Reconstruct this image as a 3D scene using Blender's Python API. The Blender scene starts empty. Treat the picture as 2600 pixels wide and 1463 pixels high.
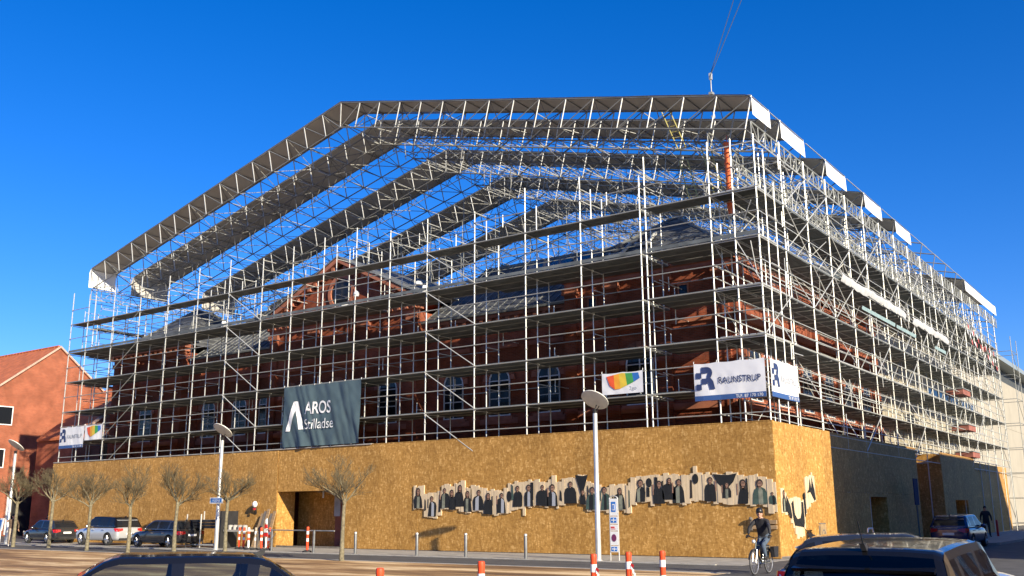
import bpy, bmesh, math, random
from mathutils import Vector, Matrix, noise
random.seed(7)
sc = bpy.context.scene
COL = sc.collection
R = math.radians

# ------------------------------------------------------------------ camera
cam_d = bpy.data.cameras.new('camera')
cam = bpy.data.objects.new('camera', cam_d)
COL.objects.link(cam)
CAM = (13.7229, -36.2872, 1.83)
cam.matrix_world = Matrix(((0.81273232, 0.13465184, 0.56686424, CAM[0]),
                           (0.58260814, -0.17809052, -0.79300159, CAM[1]),
                           (-0.00582597, 0.97475774, -0.22318918, CAM[2]),
                           (0, 0, 0, 1)))
cam_d.sensor_width = 36.0
cam_d.lens = 36.0 * 2469.08 / 2600.0
cam_d.clip_start = 0.2
cam_d.clip_end = 2000.0
sc.camera = cam

# ------------------------------------------------------------------ light
SUN_A, SUN_E = R(19.5), R(23.0)          # azimuth off the +X axis towards -Y, elevation
sun_dir = Vector((math.cos(SUN_A) * math.cos(SUN_E), -math.sin(SUN_A) * math.cos(SUN_E), math.sin(SUN_E)))
world = bpy.data.worlds.new('World')
sc.world = world
world.use_nodes = True
wn = world.node_tree
for n in list(wn.nodes):
    wn.nodes.remove(n)
w_out = wn.nodes.new('ShaderNodeOutputWorld')
w_bg = wn.nodes.new('ShaderNodeBackground')
w_sky = wn.nodes.new('ShaderNodeTexSky')
w_sky.sky_type = 'NISHITA'
w_sky.sun_disc = False
w_sky.sun_elevation = SUN_E
w_sky.sun_rotation = math.atan2(sun_dir.x, sun_dir.y)
w_sky.air_density = 1.0
w_sky.dust_density = 0.25
w_sky.ozone_density = 3.0
w_hsv = wn.nodes.new('ShaderNodeHueSaturation')
w_hsv.inputs['Saturation'].default_value = 1.22
w_hsv.inputs['Value'].default_value = 1.0
w_tint = wn.nodes.new('ShaderNodeMixRGB'); w_tint.blend_type = 'MULTIPLY'; w_tint.inputs[0].default_value = 1.0
w_tint.inputs[2].default_value = (0.72, 0.80, 1.16, 1)
wn.links.new(w_sky.outputs[0], w_tint.inputs[1])
wn.links.new(w_tint.outputs[0], w_hsv.inputs['Color'])
wn.links.new(w_hsv.outputs[0], w_bg.inputs['Color'])
w_bg.inputs['Strength'].default_value = 0.09
wn.links.new(w_bg.outputs[0], w_out.inputs['Surface'])
sun_l = bpy.data.lights.new('sun', 'SUN')
sun_l.energy = 5.0
sun_l.angle = R(0.5)
sun_l.color = (1.0, 0.88, 0.66)
sun_o = bpy.data.objects.new('sun', sun_l)
COL.objects.link(sun_o)
sun_o.rotation_euler = sun_dir.to_track_quat('Z', 'Y').to_euler()
sc.view_settings.view_transform = 'Standard'
sc.view_settings.look = 'None'
sc.view_settings.exposure = 0.85
sc.view_settings.gamma = 1.0
sc.view_settings.use_curve_mapping = False
sc.render.film_transparent = False
sc.cycles.max_bounces = 6

# ------------------------------------------------------------------ materials
MATS = {}
def mat(name, col, rough=0.6, metal=0.0, vary=0.0, scale=4.0, bump=0.0, bscale=None, stretch=None, col2=None, spec=0.5, coat=0.0):
    m = bpy.data.materials.new(name)
    m.use_nodes = True
    nt = m.node_tree
    b = nt.nodes['Principled BSDF']
    b.inputs['Base Color'].default_value = (*col, 1)
    b.inputs['Roughness'].default_value = rough
    b.inputs['Metallic'].default_value = metal
    b.inputs['Specular IOR Level'].default_value = spec
    b.inputs['Coat Weight'].default_value = coat
    b.inputs['Coat Roughness'].default_value = 0.05
    if vary > 0 or col2 or bump > 0:
        tc = nt.nodes.new('ShaderNodeTexCoord')
        mp = nt.nodes.new('ShaderNodeMapping')
        nt.links.new(tc.outputs['Object'], mp.inputs['Vector'])
        if stretch:
            mp.inputs['Scale'].default_value = stretch
        nz = nt.nodes.new('ShaderNodeTexNoise')
        nz.inputs['Scale'].default_value = scale
        nz.inputs['Detail'].default_value = 5
        nt.links.new(mp.outputs[0], nz.inputs['Vector'])
        if vary > 0 or col2:
            cr = nt.nodes.new('ShaderNodeValToRGB')
            c2 = col2 or tuple(min(1, c * (1 + vary)) for c in col)
            c1 = col if col2 else tuple(c * (1 - vary) for c in col)
            cr.color_ramp.elements[0].position = 0.32
            cr.color_ramp.elements[1].position = 0.68
            cr.color_ramp.elements[0].color = (*c1, 1)
            cr.color_ramp.elements[1].color = (*c2, 1)
            nt.links.new(nz.outputs['Fac'], cr.inputs[0])
            nt.links.new(cr.outputs[0], b.inputs['Base Color'])
        if bump > 0:
            n2 = nt.nodes.new('ShaderNodeTexNoise')
            n2.inputs['Scale'].default_value = bscale or scale * 4
            n2.inputs['Detail'].default_value = 4
            nt.links.new(mp.outputs[0], n2.inputs['Vector'])
            bp = nt.nodes.new('ShaderNodeBump')
            bp.inputs['Strength'].default_value = bump
            bp.inputs['Distance'].default_value = 0.05
            nt.links.new(n2.outputs['Fac'], bp.inputs['Height'])
            nt.links.new(bp.outputs[0], b.inputs['Normal'])
    MATS[name] = m
    return m

def osb_material():
    m = bpy.data.materials.new('osb_board')
    m.use_nodes = True
    nt = m.node_tree
    L = nt.links
    b = nt.nodes['Principled BSDF']
    b.inputs['Roughness'].default_value = 0.62
    b.inputs['Specular IOR Level'].default_value = 0.25
    geo = nt.nodes.new('ShaderNodeNewGeometry')
    # u = x + y (so that both wall directions get chips), v = z
    sep = nt.nodes.new('ShaderNodeSeparateXYZ')
    L.new(geo.outputs['Position'], sep.inputs[0])
    add = nt.nodes.new('ShaderNodeMath'); add.operation = 'ADD'
    L.new(sep.outputs[0], add.inputs[0]); L.new(sep.outputs[1], add.inputs[1])
    comb = nt.nodes.new('ShaderNodeCombineXYZ')
    L.new(add.outputs[0], comb.inputs[0]); L.new(sep.outputs[2], comb.inputs[1])
    def chips(sx, sy, rot, seed):
        mp = nt.nodes.new('ShaderNodeMapping')
        mp.inputs['Scale'].default_value = (sx, sy, 1)
        mp.inputs['Rotation'].default_value = (0, 0, rot)
        mp.inputs['Location'].default_value = (seed, seed * 1.7, 0)
        wz = nt.nodes.new('ShaderNodeTexNoise'); wz.inputs['Scale'].default_value = 3.0
        L.new(comb.outputs[0], wz.inputs['Vector'])
        mx = nt.nodes.new('ShaderNodeMixRGB'); mx.inputs[0].default_value = 0.10
        L.new(comb.outputs[0], mx.inputs[1]); L.new(wz.outputs['Color'], mx.inputs[2])
        L.new(mx.outputs[0], mp.inputs['Vector'])
        v = nt.nodes.new('ShaderNodeTexVoronoi'); v.voronoi_dimensions = '2D'
        v.inputs['Scale'].default_value = 1.0
        L.new(mp.outputs[0], v.inputs['Vector'])
        sp = nt.nodes.new('ShaderNodeSeparateColor')
        L.new(v.outputs['Color'], sp.inputs[0])
        return sp.outputs[0]
    a = chips(15, 5.5, 0.2, 0.0)
    c = chips(9.0, 24, 0.9, 5.0)
    d = chips(24, 9, -0.4, 9.0)
    ad = nt.nodes.new('ShaderNodeMath'); ad.operation = 'ADD'
    L.new(a, ad.inputs[0]); L.new(c, ad.inputs[1])
    ad2 = nt.nodes.new('ShaderNodeMath'); ad2.operation = 'ADD'
    L.new(ad.outputs[0], ad2.inputs[0]); L.new(d, ad2.inputs[1])
    dv = nt.nodes.new('ShaderNodeMath'); dv.operation = 'DIVIDE'; dv.inputs[1].default_value = 3.0
    L.new(ad2.outputs[0], dv.inputs[0])
    cr = nt.nodes.new('ShaderNodeValToRGB')
    els = cr.color_ramp.elements
    els[0].position = 0.2; els[0].color = (0.34, 0.176, 0.044, 1)
    els[1].position = 0.84; els[1].color = (0.69, 0.418, 0.15, 1)
    e = els.new(0.45); e.color = (0.445, 0.238, 0.060, 1)
    e = els.new(0.66); e.color = (0.51, 0.280, 0.077, 1)
    L.new(dv.outputs[0], cr.inputs[0])
    # slow stain variation
    nz = nt.nodes.new('ShaderNodeTexNoise'); nz.inputs['Scale'].default_value = 0.45; nz.inputs['Detail'].default_value = 4
    L.new(comb.outputs[0], nz.inputs['Vector'])
    mr = nt.nodes.new('ShaderNodeMapRange')
    mr.inputs['From Min'].default_value = 0.3; mr.inputs['From Max'].default_value = 0.7
    mr.inputs['To Min'].default_value = 0.86; mr.inputs['To Max'].default_value = 1.08
    L.new(nz.outputs['Fac'], mr.inputs['Value'])
    mul = nt.nodes.new('ShaderNodeMixRGB'); mul.blend_type = 'MULTIPLY'; mul.inputs[0].default_value = 1
    L.new(cr.outputs[0], mul.inputs[1]); L.new(mr.outputs[0], mul.inputs[2])
    oi = nt.nodes.new('ShaderNodeObjectInfo')
    mr2 = nt.nodes.new('ShaderNodeMapRange')
    mr2.inputs['To Min'].default_value = 0.88; mr2.inputs['To Max'].default_value = 1.0
    L.new(oi.outputs['Random'], mr2.inputs['Value'])
    mul2 = nt.nodes.new('ShaderNodeMixRGB'); mul2.blend_type = 'MULTIPLY'; mul2.inputs[0].default_value = 1
    L.new(mul.outputs[0], mul2.inputs[1]); L.new(mr2.outputs[0], mul2.inputs[2])
    L.new(mul2.outputs[0], b.inputs['Base Color'])
    bp = nt.nodes.new('ShaderNodeBump'); bp.inputs['Strength'].default_value = 0.5; bp.inputs['Distance'].default_value = 0.004
    L.new(dv.outputs[0], bp.inputs['Height']); L.new(bp.outputs[0], b.inputs['Normal'])
    MATS['osb'] = m

def brick_material(name, c1, c2, mortar):
    m = bpy.data.materials.new(name)
    m.use_nodes = True
    nt = m.node_tree; L = nt.links
    b = nt.nodes['Principled BSDF']; b.inputs['Roughness'].default_value = 0.85
    b.inputs['Specular IOR Level'].default_value = 0.2
    geo = nt.nodes.new('ShaderNodeNewGeometry')
    sep = nt.nodes.new('ShaderNodeSeparateXYZ'); L.new(geo.outputs['Position'], sep.inputs[0])
    add = nt.nodes.new('ShaderNodeMath'); add.operation = 'ADD'
    L.new(sep.outputs[0], add.inputs[0]); L.new(sep.outputs[1], add.inputs[1])
    comb = nt.nodes.new('ShaderNodeCombineXYZ'); L.new(add.outputs[0], comb.inputs[0]); L.new(sep.outputs[2], comb.inputs[1])
    br = nt.nodes.new('ShaderNodeTexBrick')
    br.inputs['Scale'].default_value = 1.0
    br.inputs['Brick Width'].default_value = 0.24
    br.inputs['Row Height'].default_value = 0.075
    br.inputs['Mortar Size'].default_value = 0.008
    br.inputs['Color1'].default_value = (*c1, 1); br.inputs['Color2'].default_value = (*c2, 1); br.inputs['Mortar'].default_value = (*mortar, 1)
    L.new(comb.outputs[0], br.inputs['Vector'])
    nz = nt.nodes.new('ShaderNodeTexNoise'); nz.inputs['Scale'].default_value = 0.9; nz.inputs['Detail'].default_value = 6
    L.new(comb.outputs[0], nz.inputs['Vector'])
    mr = nt.nodes.new('ShaderNodeMapRange')
    mr.inputs['From Min'].default_value = 0.3; mr.inputs['From Max'].default_value = 0.7
    mr.inputs['To Min'].default_value = 0.68; mr.inputs['To Max'].default_value = 1.22
    L.new(nz.outputs['Fac'], mr.inputs['Value'])
    mul = nt.nodes.new('ShaderNodeMixRGB'); mul.blend_type = 'MULTIPLY'; mul.inputs[0].default_value = 1
    L.new(br.outputs['Color'], mul.inputs[1]); L.new(mr.outputs[0], mul.inputs[2])
    L.new(mul.outputs[0], b.inputs['Base Color'])
    bp = nt.nodes.new('ShaderNodeBump'); bp.inputs['Strength'].default_value = 0.4; bp.inputs['Distance'].default_value = 0.01
    bp.invert = True
    L.new(br.outputs['Fac'], bp.inputs['Height']); L.new(bp.outputs[0], b.inputs['Normal'])
    MATS[name] = m

def glass_material(name, tint, through):
    m = bpy.data.materials.new(name); m.use_nodes = True
    nt = m.node_tree; L = nt.links
    for n in list(nt.nodes):
        if n.type != 'OUTPUT_MATERIAL': nt.nodes.remove(n)
    out = [n for n in nt.nodes if n.type == 'OUTPUT_MATERIAL'][0]
    gl = nt.nodes.new('ShaderNodeBsdfGlossy'); gl.inputs['Roughness'].default_value = 0.02
    gl.inputs['Color'].default_value = (0.95, 0.97, 1, 1)
    tr = nt.nodes.new('ShaderNodeBsdfTransparent'); tr.inputs['Color'].default_value = (*[c * through for c in tint], 1)
    fr = nt.nodes.new('ShaderNodeFresnel'); fr.inputs['IOR'].default_value = 1.55
    mx = nt.nodes.new('ShaderNodeMixShader')
    L.new(fr.outputs[0], mx.inputs[0]); L.new(tr.outputs[0], mx.inputs[1]); L.new(gl.outputs[0], mx.inputs[2])
    L.new(mx.outputs[0], out.inputs['Surface'])
    MATS[name] = m

osb_material()
brick_material('red_brick', (0.31, 0.074, 0.032), (0.21, 0.048, 0.022), (0.22, 0.12, 0.085))
brick_material('orange_brick', (0.35, 0.092, 0.042), (0.28, 0.07, 0.032), (0.30, 0.18, 0.125))
glass_material('car_glass', (0.75, 0.85, 0.85), 0.28)
glass_material('car_glass_clear', (0.85, 0.95, 0.9), 0.75)
mat('galv', (0.60, 0.60, 0.56), 0.42, 0.35, vary=0.22, scale=1.3)
mat('galv_mid', (0.40, 0.40, 0.375), 0.45, 0.3, vary=0.3, scale=1.1)
mat('galv_dull', (0.30, 0.31, 0.29), 0.55, 0.2, vary=0.3, scale=1.5)
mat('deck', (0.135, 0.15, 0.15), 0.65, 0.15, vary=0.35, scale=1.2)
mat('alu_truss', (0.50, 0.50, 0.47), 0.45, 0.35, vary=0.2, scale=1.0)
mat('truss_shaded', (0.22, 0.22, 0.21), 0.55, 0.2, vary=0.3, scale=1.0)  # same truss metal, with the shade against the sky put into its colour
mat('tarp', (0.50, 0.48, 0.45), 0.6, vary=0.10, scale=0.6, bump=0.15, bscale=1.2)
mat('tarp_ragged', (0.46, 0.46, 0.45), 0.6, vary=0.15, scale=3, bump=0.4, bscale=3)
mat('tarp_white', (0.86, 0.86, 0.85), 0.5, vary=0.05, scale=1.0, bump=0.3, bscale=2.0)
mat('slate', (0.075, 0.078, 0.082), 0.55, vary=0.45, scale=2.0, bump=0.4, bscale=9)
mat('zinc', (0.20, 0.21, 0.21), 0.45, 0.3, vary=0.3, scale=1.2)
mat('roof_glass', (0.02, 0.035, 0.06), 0.08)
mat('stone', (0.33, 0.12, 0.07), 0.8, vary=0.25, scale=1.5)
mat('win_frame', (0.62, 0.64, 0.64), 0.5, vary=0.1)
mat('win_dark', (0.012, 0.014, 0.018), 0.10, spec=0.32)
mat('win_white', (0.8, 0.8, 0.78), 0.5)
mat('verge_stone', (0.50, 0.33, 0.25), 0.8, vary=0.15, scale=3)
mat('red_tile', (0.46, 0.13, 0.045), 0.8, vary=0.22, scale=2.0, bump=0.5, bscale=16)
mat('concrete_beige', (0.36, 0.325, 0.255), 0.8, vary=0.06, scale=0.5, bump=0.1, bscale=6)
mat('soffit', (0.06, 0.065, 0.065), 0.6, vary=0.2)
mat('fascia_grey', (0.33, 0.37, 0.36), 0.4, 0.3)
mat('old_plaster', (0.52, 0.36, 0.22), 0.85, vary=0.15, scale=0.8)
mat('asphalt', (0.085, 0.083, 0.08), 0.8, vary=0.22, scale=1.1, bump=0.35, bscale=60)
mat('pavement', (0.33, 0.31, 0.27), 0.8, vary=0.2, scale=1.8, bump=0.3, bscale=30)
mat('kerb_stone', (0.40, 0.38, 0.34), 0.75, vary=0.15, scale=3)
mat('bark', (0.19, 0.165, 0.105), 0.9, vary=0.35, scale=9, bump=0.5, bscale=40)
mat('twig', (0.125, 0.10, 0.055), 0.85, vary=0.25, scale=3)
mat('steel_pole', (0.62, 0.62, 0.60), 0.35, 0.45, vary=0.1, scale=2)
mat('lamp_disc', (0.72, 0.70, 0.62), 0.5, 0.1, vary=0.08, scale=3)
mat('bollard_steel', (0.17, 0.175, 0.18), 0.45, 0.4, vary=0.2)
mat('orange_plastic', (0.85, 0.085, 0.025), 0.45, vary=0.1, scale=5)
mat('white_band', (0.80, 0.79, 0.77), 0.4, vary=0.06, scale=5)
mat('rubber', (0.025, 0.025, 0.026), 0.8, vary=0.2)
mat('black_plastic', (0.022, 0.022, 0.024), 0.5, vary=0.2)
mat('paint_black', (0.006, 0.006, 0.007), 0.12, 0.0, coat=0.4, spec=0.3)
mat('paint_dark_grey', (0.045, 0.045, 0.047), 0.28, 0.4, coat=1.0)
mat('paint_silver', (0.55, 0.58, 0.62), 0.3, 0.45, coat=1.0)
mat('paint_blue', (0.012, 0.028, 0.12), 0.25, 0.3, coat=1.0)
mat('paint_charcoal', (0.028, 0.032, 0.038), 0.28, 0.35, coat=1.0)
mat('chrome', (0.7, 0.7, 0.7), 0.12, 1.0)
mat('rim', (0.5, 0.5, 0.51), 0.3, 0.7)
mat('tail_red', (0.45, 0.012, 0.012), 0.2, coat=0.6)
mat('lamp_clear', (0.75, 0.77, 0.8), 0.15, 0.2, coat=0.8)
mat('plate', (0.8, 0.8, 0.78), 0.4)
mat('seat_fabric', (0.02, 0.02, 0.022), 0.8, vary=0.2)
mat('banner_teal', (0.075, 0.115, 0.13), 0.55, vary=0.12, scale=1.5)
mat('banner_white', (0.74, 0.75, 0.77), 0.6, vary=0.05, scale=1.5)
mat('print_white', (0.85, 0.85, 0.84), 0.6)
mat('print_grey', (0.36, 0.38, 0.42), 0.6)
mat('print_navy', (0.03, 0.05, 0.14), 0.6)
mat('print_blue', (0.04, 0.10, 0.28), 0.6)
mat('fan_red', (0.75, 0.10, 0.03), 0.6)
mat('fan_orange', (0.80, 0.35, 0.03), 0.6)
mat('fan_yellow', (0.70, 0.50, 0.05), 0.6)
mat('fan_green', (0.06, 0.32, 0.08), 0.6)
mat('fan_blue', (0.03, 0.16, 0.50), 0.6)
mat('slat_wood', (0.62, 0.49, 0.32), 0.75, vary=0.16, scale=2.2, stretch=(6, 6, 0.6))
mat('print_black', (0.012, 0.013, 0.013), 0.6, vary=0.2, scale=6)
mat('print_hair', (0.035, 0.025, 0.02), 0.7)
mat('print_skin', (0.30, 0.17, 0.115), 0.7, vary=0.2, scale=9)
mat('print_shirt', (0.20, 0.21, 0.16), 0.7, vary=0.3, scale=5)
mat('print_green', (0.05, 0.085, 0.07), 0.7, vary=0.3, scale=5)
mat('sign_blue', (0.03, 0.17, 0.55), 0.4)
mat('sign_dark', (0.012, 0.02, 0.09), 0.8)
mat('sign_white', (0.78, 0.79, 0.80), 0.4)
mat('sign_plum', (0.16, 0.03, 0.10), 0.4)
mat('sign_red', (0.62, 0.03, 0.03), 0.4)
mat('sign_brown', (0.35, 0.24, 0.12), 0.6, vary=0.2)
mat('plank', (0.33, 0.22, 0.12), 0.8, vary=0.25, scale=3, stretch=(1, 1, 6))
mat('plank_grey', (0.16, 0.14, 0.12), 0.85, vary=0.3, scale=3)
mat('cap_board', (0.38, 0.36, 0.33), 0.75, vary=0.2, scale=2)
mat('skin', (0.55, 0.31, 0.22), 0.55)
mat('jacket_black', (0.018, 0.018, 0.022), 0.75, vary=0.3, scale=8, bump=0.3, bscale=18)
mat('jeans', (0.075, 0.105, 0.15), 0.85, vary=0.25, scale=9, bump=0.3, bscale=22)
mat('trousers_tan', (0.42, 0.34, 0.26), 0.85, vary=0.15, scale=8)
mat('coat_brown', (0.10, 0.065, 0.045), 0.85, vary=0.25, scale=8)
mat('hivis', (0.45, 0.60, 0.08), 0.7, vary=0.1, scale=8)
mat('shoe', (0.03, 0.028, 0.026), 0.6)
mat('shoe_light', (0.6, 0.58, 0.55), 0.6)
mat('hair_dark', (0.02, 0.016, 0.013), 0.7)
mat('helmet_black', (0.015, 0.015, 0.016), 0.4)
mat('bike_frame', (0.05, 0.06, 0.055), 0.3, 0.4, coat=0.5)
mat('chute_orange', (0.75, 0.15, 0.04), 0.6, vary=0.15, scale=4)
mat('ladder_yellow', (0.42, 0.37, 0.12), 0.55, vary=0.15, scale=4)
mat('teal_net', (0.26, 0.36, 0.37), 0.7, vary=0.15, scale=4)
mat('rust_box', (0.30, 0.11, 0.08), 0.75, vary=0.25, scale=3)
mat('red_strip', (0.55, 0.10, 0.09), 0.6)
mat('cable', (0.05, 0.06, 0.07), 0.6)
mat('truck_paint', (0.05, 0.055, 0.06), 0.4, 0.2, vary=0.2)

def emission_mat(name, col, strength):
    m = bpy.data.materials.new(name); m.use_nodes = True
    b = m.node_tree.nodes['Principled BSDF']
    b.inputs['Base Color'].default_value = (*col, 1)
    b.inputs['Emission Color'].default_value = (*col, 1)
    b.inputs['Emission Strength'].default_value = strength
    MATS[name] = m
emission_mat('headlight_on', (1.0, 0.82, 0.55), 4.0)

def plaza_material():
    m = bpy.data.materials.new('plaza_gravel'); m.use_nodes = True
    nt = m.node_tree; L = nt.links
    b = nt.nodes['Principled BSDF']; b.inputs['Roughness'].default_value = 0.85
    geo = nt.nodes.new('ShaderNodeNewGeometry')
    mp = nt.nodes.new('ShaderNodeMapping'); mp.inputs['Rotation'].default_value = (0, 0, R(-33)); mp.inputs['Scale'].default_value = (0.16, 0.75, 1)  # streaks put lit and shadowed bands of the square into the gravel colour
    L.new(geo.outputs['Position'], mp.inputs['Vector'])
    nz = nt.nodes.new('ShaderNodeTexNoise'); nz.inputs['Scale'].default_value = 1.0; nz.inputs['Detail'].default_value = 5
    nz.inputs['Roughness'].default_value = 0.62
    L.new(mp.outputs[0], nz.inputs['Vector'])
    cr = nt.nodes.new('ShaderNodeValToRGB')
    els = cr.color_ramp.elements
    els[0].position = 0.38; els[0].color = (0.15, 0.078, 0.028, 1)
    els[1].position = 0.62; els[1].color = (0.78, 0.56, 0.30, 1)
    e = els.new(0.5); e.color = (0.38, 0.215, 0.082, 1)
    L.new(nz.outputs['Fac'], cr.inputs[0])
    n2 = nt.nodes.new('ShaderNodeTexNoise'); n2.inputs['Scale'].default_value = 14; n2.inputs['Detail'].default_value = 6
    L.new(geo.outputs['Position'], n2.inputs['Vector'])
    mr = nt.nodes.new('ShaderNodeMapRange'); mr.inputs['To Min'].default_value = 0.7; mr.inputs['To Max'].default_value = 1.3
    L.new(n2.outputs['Fac'], mr.inputs['Value'])
    mul = nt.nodes.new('ShaderNodeMixRGB'); mul.blend_type = 'MULTIPLY'; mul.inputs[0].default_value = 1
    L.new(cr.outputs[0], mul.inputs[1]); L.new(mr.outputs[0], mul.inputs[2])
    L.new(mul.outputs[0], b.inputs['Base Color'])
    bp = nt.nodes.new('ShaderNodeBump'); bp.inputs['Strength'].default_value = 0.5; bp.inputs['Distance'].default_value = 0.03
    L.new(n2.outputs['Fac'], bp.inputs['Height']); L.new(bp.outputs[0], b.inputs['Normal'])
    MATS['plaza'] = m
plaza_material()

# ------------------------------------------------------------------ mesh helpers
class MB:
    """collects shapes, builds one mesh"""
    def __init__(s): s.v = []; s.f = []; s.mi = []; s.slots = []; s.cur = 0
    def use(s, name):
        if name not in s.slots: s.slots.append(name)
        s.cur = s.slots.index(name); return s
    def poly(s, pts):
        n = len(s.v); s.v += [tuple(p) for p in pts]
        s.f.append(tuple(range(n, n + len(pts)))); s.mi.append(s.cur)
    def box(s, x0, y0, z0, x1, y1, z1):
        n = len(s.v)
        s.v += [(x0, y0, z0), (x1, y0, z0), (x1, y1, z0), (x0, y1, z0), (x0, y0, z1), (x1, y0, z1), (x1, y1, z1), (x0, y1, z1)]
        for q in ((0, 3, 2, 1), (4, 5, 6, 7), (0, 1, 5, 4), (1, 2, 6, 5), (2, 3, 7, 6), (3, 0, 4, 7)):
            s.f.append(tuple(n + i for i in q)); s.mi.append(s.cur)
    def tube(s, p, q, r, r2=None, n=6, caps=True):
        p = Vector(p); q = Vector(q); r2 = r if r2 is None else r2
        d = q - p
        if d.length < 1e-6: return
        d.normalize()
        a = d.orthogonal().normalized(); b = d.cross(a)
        k = len(s.v)
        for c, rr in ((p, r), (q, r2)):
            for i in range(n):
                t = 2 * math.pi * i / n
                s.v.append(tuple(c + (a * math.cos(t) + b * math.sin(t)) * rr))
        for i in range(n):
            j = (i + 1) % n
            s.f.append((k + i, k + j, k + n + j, k + n + i)); s.mi.append(s.cur)
        if caps:
            s.f.append(tuple(k + n - 1 - i for i in range(n))); s.mi.append(s.cur)
            s.f.append(tuple(k + n + i for i in range(n))); s.mi.append(s.cur)
    def path(s, pts, r, n=6):
        for a, b in zip(pts[:-1], pts[1:]): s.tube(a, b, r, n=n)
    def prism(s, pts, d):
        """closed polygon pts extruded by vector d"""
        d = Vector(d); k = len(s.v); n = len(pts)
        s.v += [tuple(p) for p in pts] + [tuple(Vector(p) + d) for p in pts]
        s.f.append(tuple(k + i for i in reversed(range(n)))); s.mi.append(s.cur)
        s.f.append(tuple(k + n + i for i in range(n))); s.mi.append(s.cur)
        for i in range(n):
            j = (i + 1) % n
            s.f.append((k + i, k + j, k + n + j, k + n + i)); s.mi.append(s.cur)
    def lathe(s, prof, n=16, c=(0, 0, 0), M=None):
        """prof: (r, z) list, round the Z axis"""
        k = len(s.v); M = M or Matrix()
        for r, z in prof:
            for i in range(n):
                t = 2 * math.pi * i / n
                s.v.append(tuple(M @ Vector((c[0] + r * math.cos(t), c[1] + r * math.sin(t), c[2] + z))))
        for a in range(len(prof) - 1):
            for i in range(n):
                j = (i + 1) % n
                s.f.append((k + a * n + i, k + a * n + j, k + (a + 1) * n + j, k + (a + 1) * n + i)); s.mi.append(s.cur)
    def ball(s, c, r, sx=1, sy=1, sz=1, n=10, m=7, M=None):
        pr = []
        k = len(s.v); M = M or Matrix()
        for a in range(m + 1):
            th = math.pi * a / m
            for i in range(n):
                t = 2 * math.pi * i / n
                s.v.append(tuple(M @ Vector((c[0] + r * sx * math.sin(th) * math.cos(t), c[1] + r * sy * math.sin(th) * math.sin(t), c[2] - r * sz * math.cos(th)))))
        for a in range(m):
            for i in range(n):
                j = (i + 1) % n
                s.f.append((k + a * n + i, k + a * n + j, k + (a + 1) * n + j, k + (a + 1) * n + i)); s.mi.append(s.cur)
    def add(s, other, M):
        k = len(s.v)
        s.v += [tuple(M @ Vector(p)) for p in other.v]
        for f, mi in zip(other.f, other.mi):
            s.use(other.slots[mi]); s.f.append(tuple(k + i for i in f)); s.mi.append(s.cur)
    def mesh(s, name, smooth=False, angle=None):
        me = bpy.data.meshes.new(name)
        me.from_pydata(s.v, [], s.f)
        for sl in s.slots: me.materials.append(MATS[sl])
        me.polygons.foreach_set('material_index', s.mi)
        me.validate()
        if smooth:
            me.polygons.foreach_set('use_smooth', [True] * len(me.polygons))
            if angle: me.set_sharp_from_angle(angle=R(angle))
        me.update()
        return me

def mb(matname): return MB().use(matname)

def thing(name, label, cat, loc=(0, 0, 0), rz=0.0, group=None):
    o = bpy.data.objects.new(name, None)
    o.empty_display_size = 0.3
    COL.objects.link(o)
    o.location = loc; o.rotation_euler = (0, 0, rz)
    o['label'] = label; o['category'] = cat
    if group: o['group'] = group
    return o

def obj(name, mesh, parent=None, M=None, label=None, world=False):
    """link a mesh as a part of parent; world=True: the mesh is in world coordinates"""
    o = bpy.data.objects.new(name, mesh)
    COL.objects.link(o)
    if parent is not None:
        o.parent = parent
        if world:
            W = Matrix.LocRotScale(parent.location, parent.rotation_euler, parent.scale)
            o.matrix_local = W.inverted() @ (M or Matrix())
        elif M is not None: o.matrix_local = M
    elif M is not None:
        o.matrix_world = M
    if label: o['label'] = label
    return o

def tag(o, label, cat, group=None):
    o['label'] = label; o['category'] = cat
    if group: o['group'] = group
    return o

def structure(name, mesh):
    o = obj(name, mesh); o['kind'] = 'structure'; return o

_unit = {}
def unit_tube(matname, n=6):
    key = (matname, n)
    if key not in _unit:
        m = mb(matname); m.tube((0, 0, 0), (0, 0, 1), 1.0, n=n)
        _unit[key] = m.mesh('tube_' + matname, smooth=True, angle=50)
    return _unit[key]

def rod(name, parent, p, q, r, matname='galv', n=6):
    """one tube as an object of its own (shared mesh), parent must be unrotated and unscaled"""
    p = Vector(p); q = Vector(q); d = q - p
    rot = d.to_track_quat('Z', 'Y').to_matrix().to_4x4()
    off = Matrix.Translation(p - PL(parent))
    return obj(name, unit_tube(matname, n), parent, off @ rot @ Matrix.Diagonal((r, r, d.length, 1)))
def PL(o):
    """world location of an unrotated chain"""
    v = Vector((0, 0, 0))
    while o is not None:
        v += Vector(o.location); o = o.parent
    return v

def copy_tree(o, parent=None):
    c = o.copy(); COL.objects.link(c)
    if parent is not None: c.parent = parent
    for ch in list(o.children): copy_tree(ch, c)
    return c

def evaluated(mesh, mods):
    """run modifiers on a mesh and return the result as a new mesh"""
    o = bpy.data.objects.new('tmp_eval', mesh); COL.objects.link(o)
    for fn in mods: fn(o)
    dg = bpy.context.evaluated_depsgraph_get(); dg.update()
    me = bpy.data.meshes.new_from_object(o.evaluated_get(dg), preserve_all_data_layers=True, depsgraph=dg)
    bpy.data.objects.remove(o)
    return me

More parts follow.
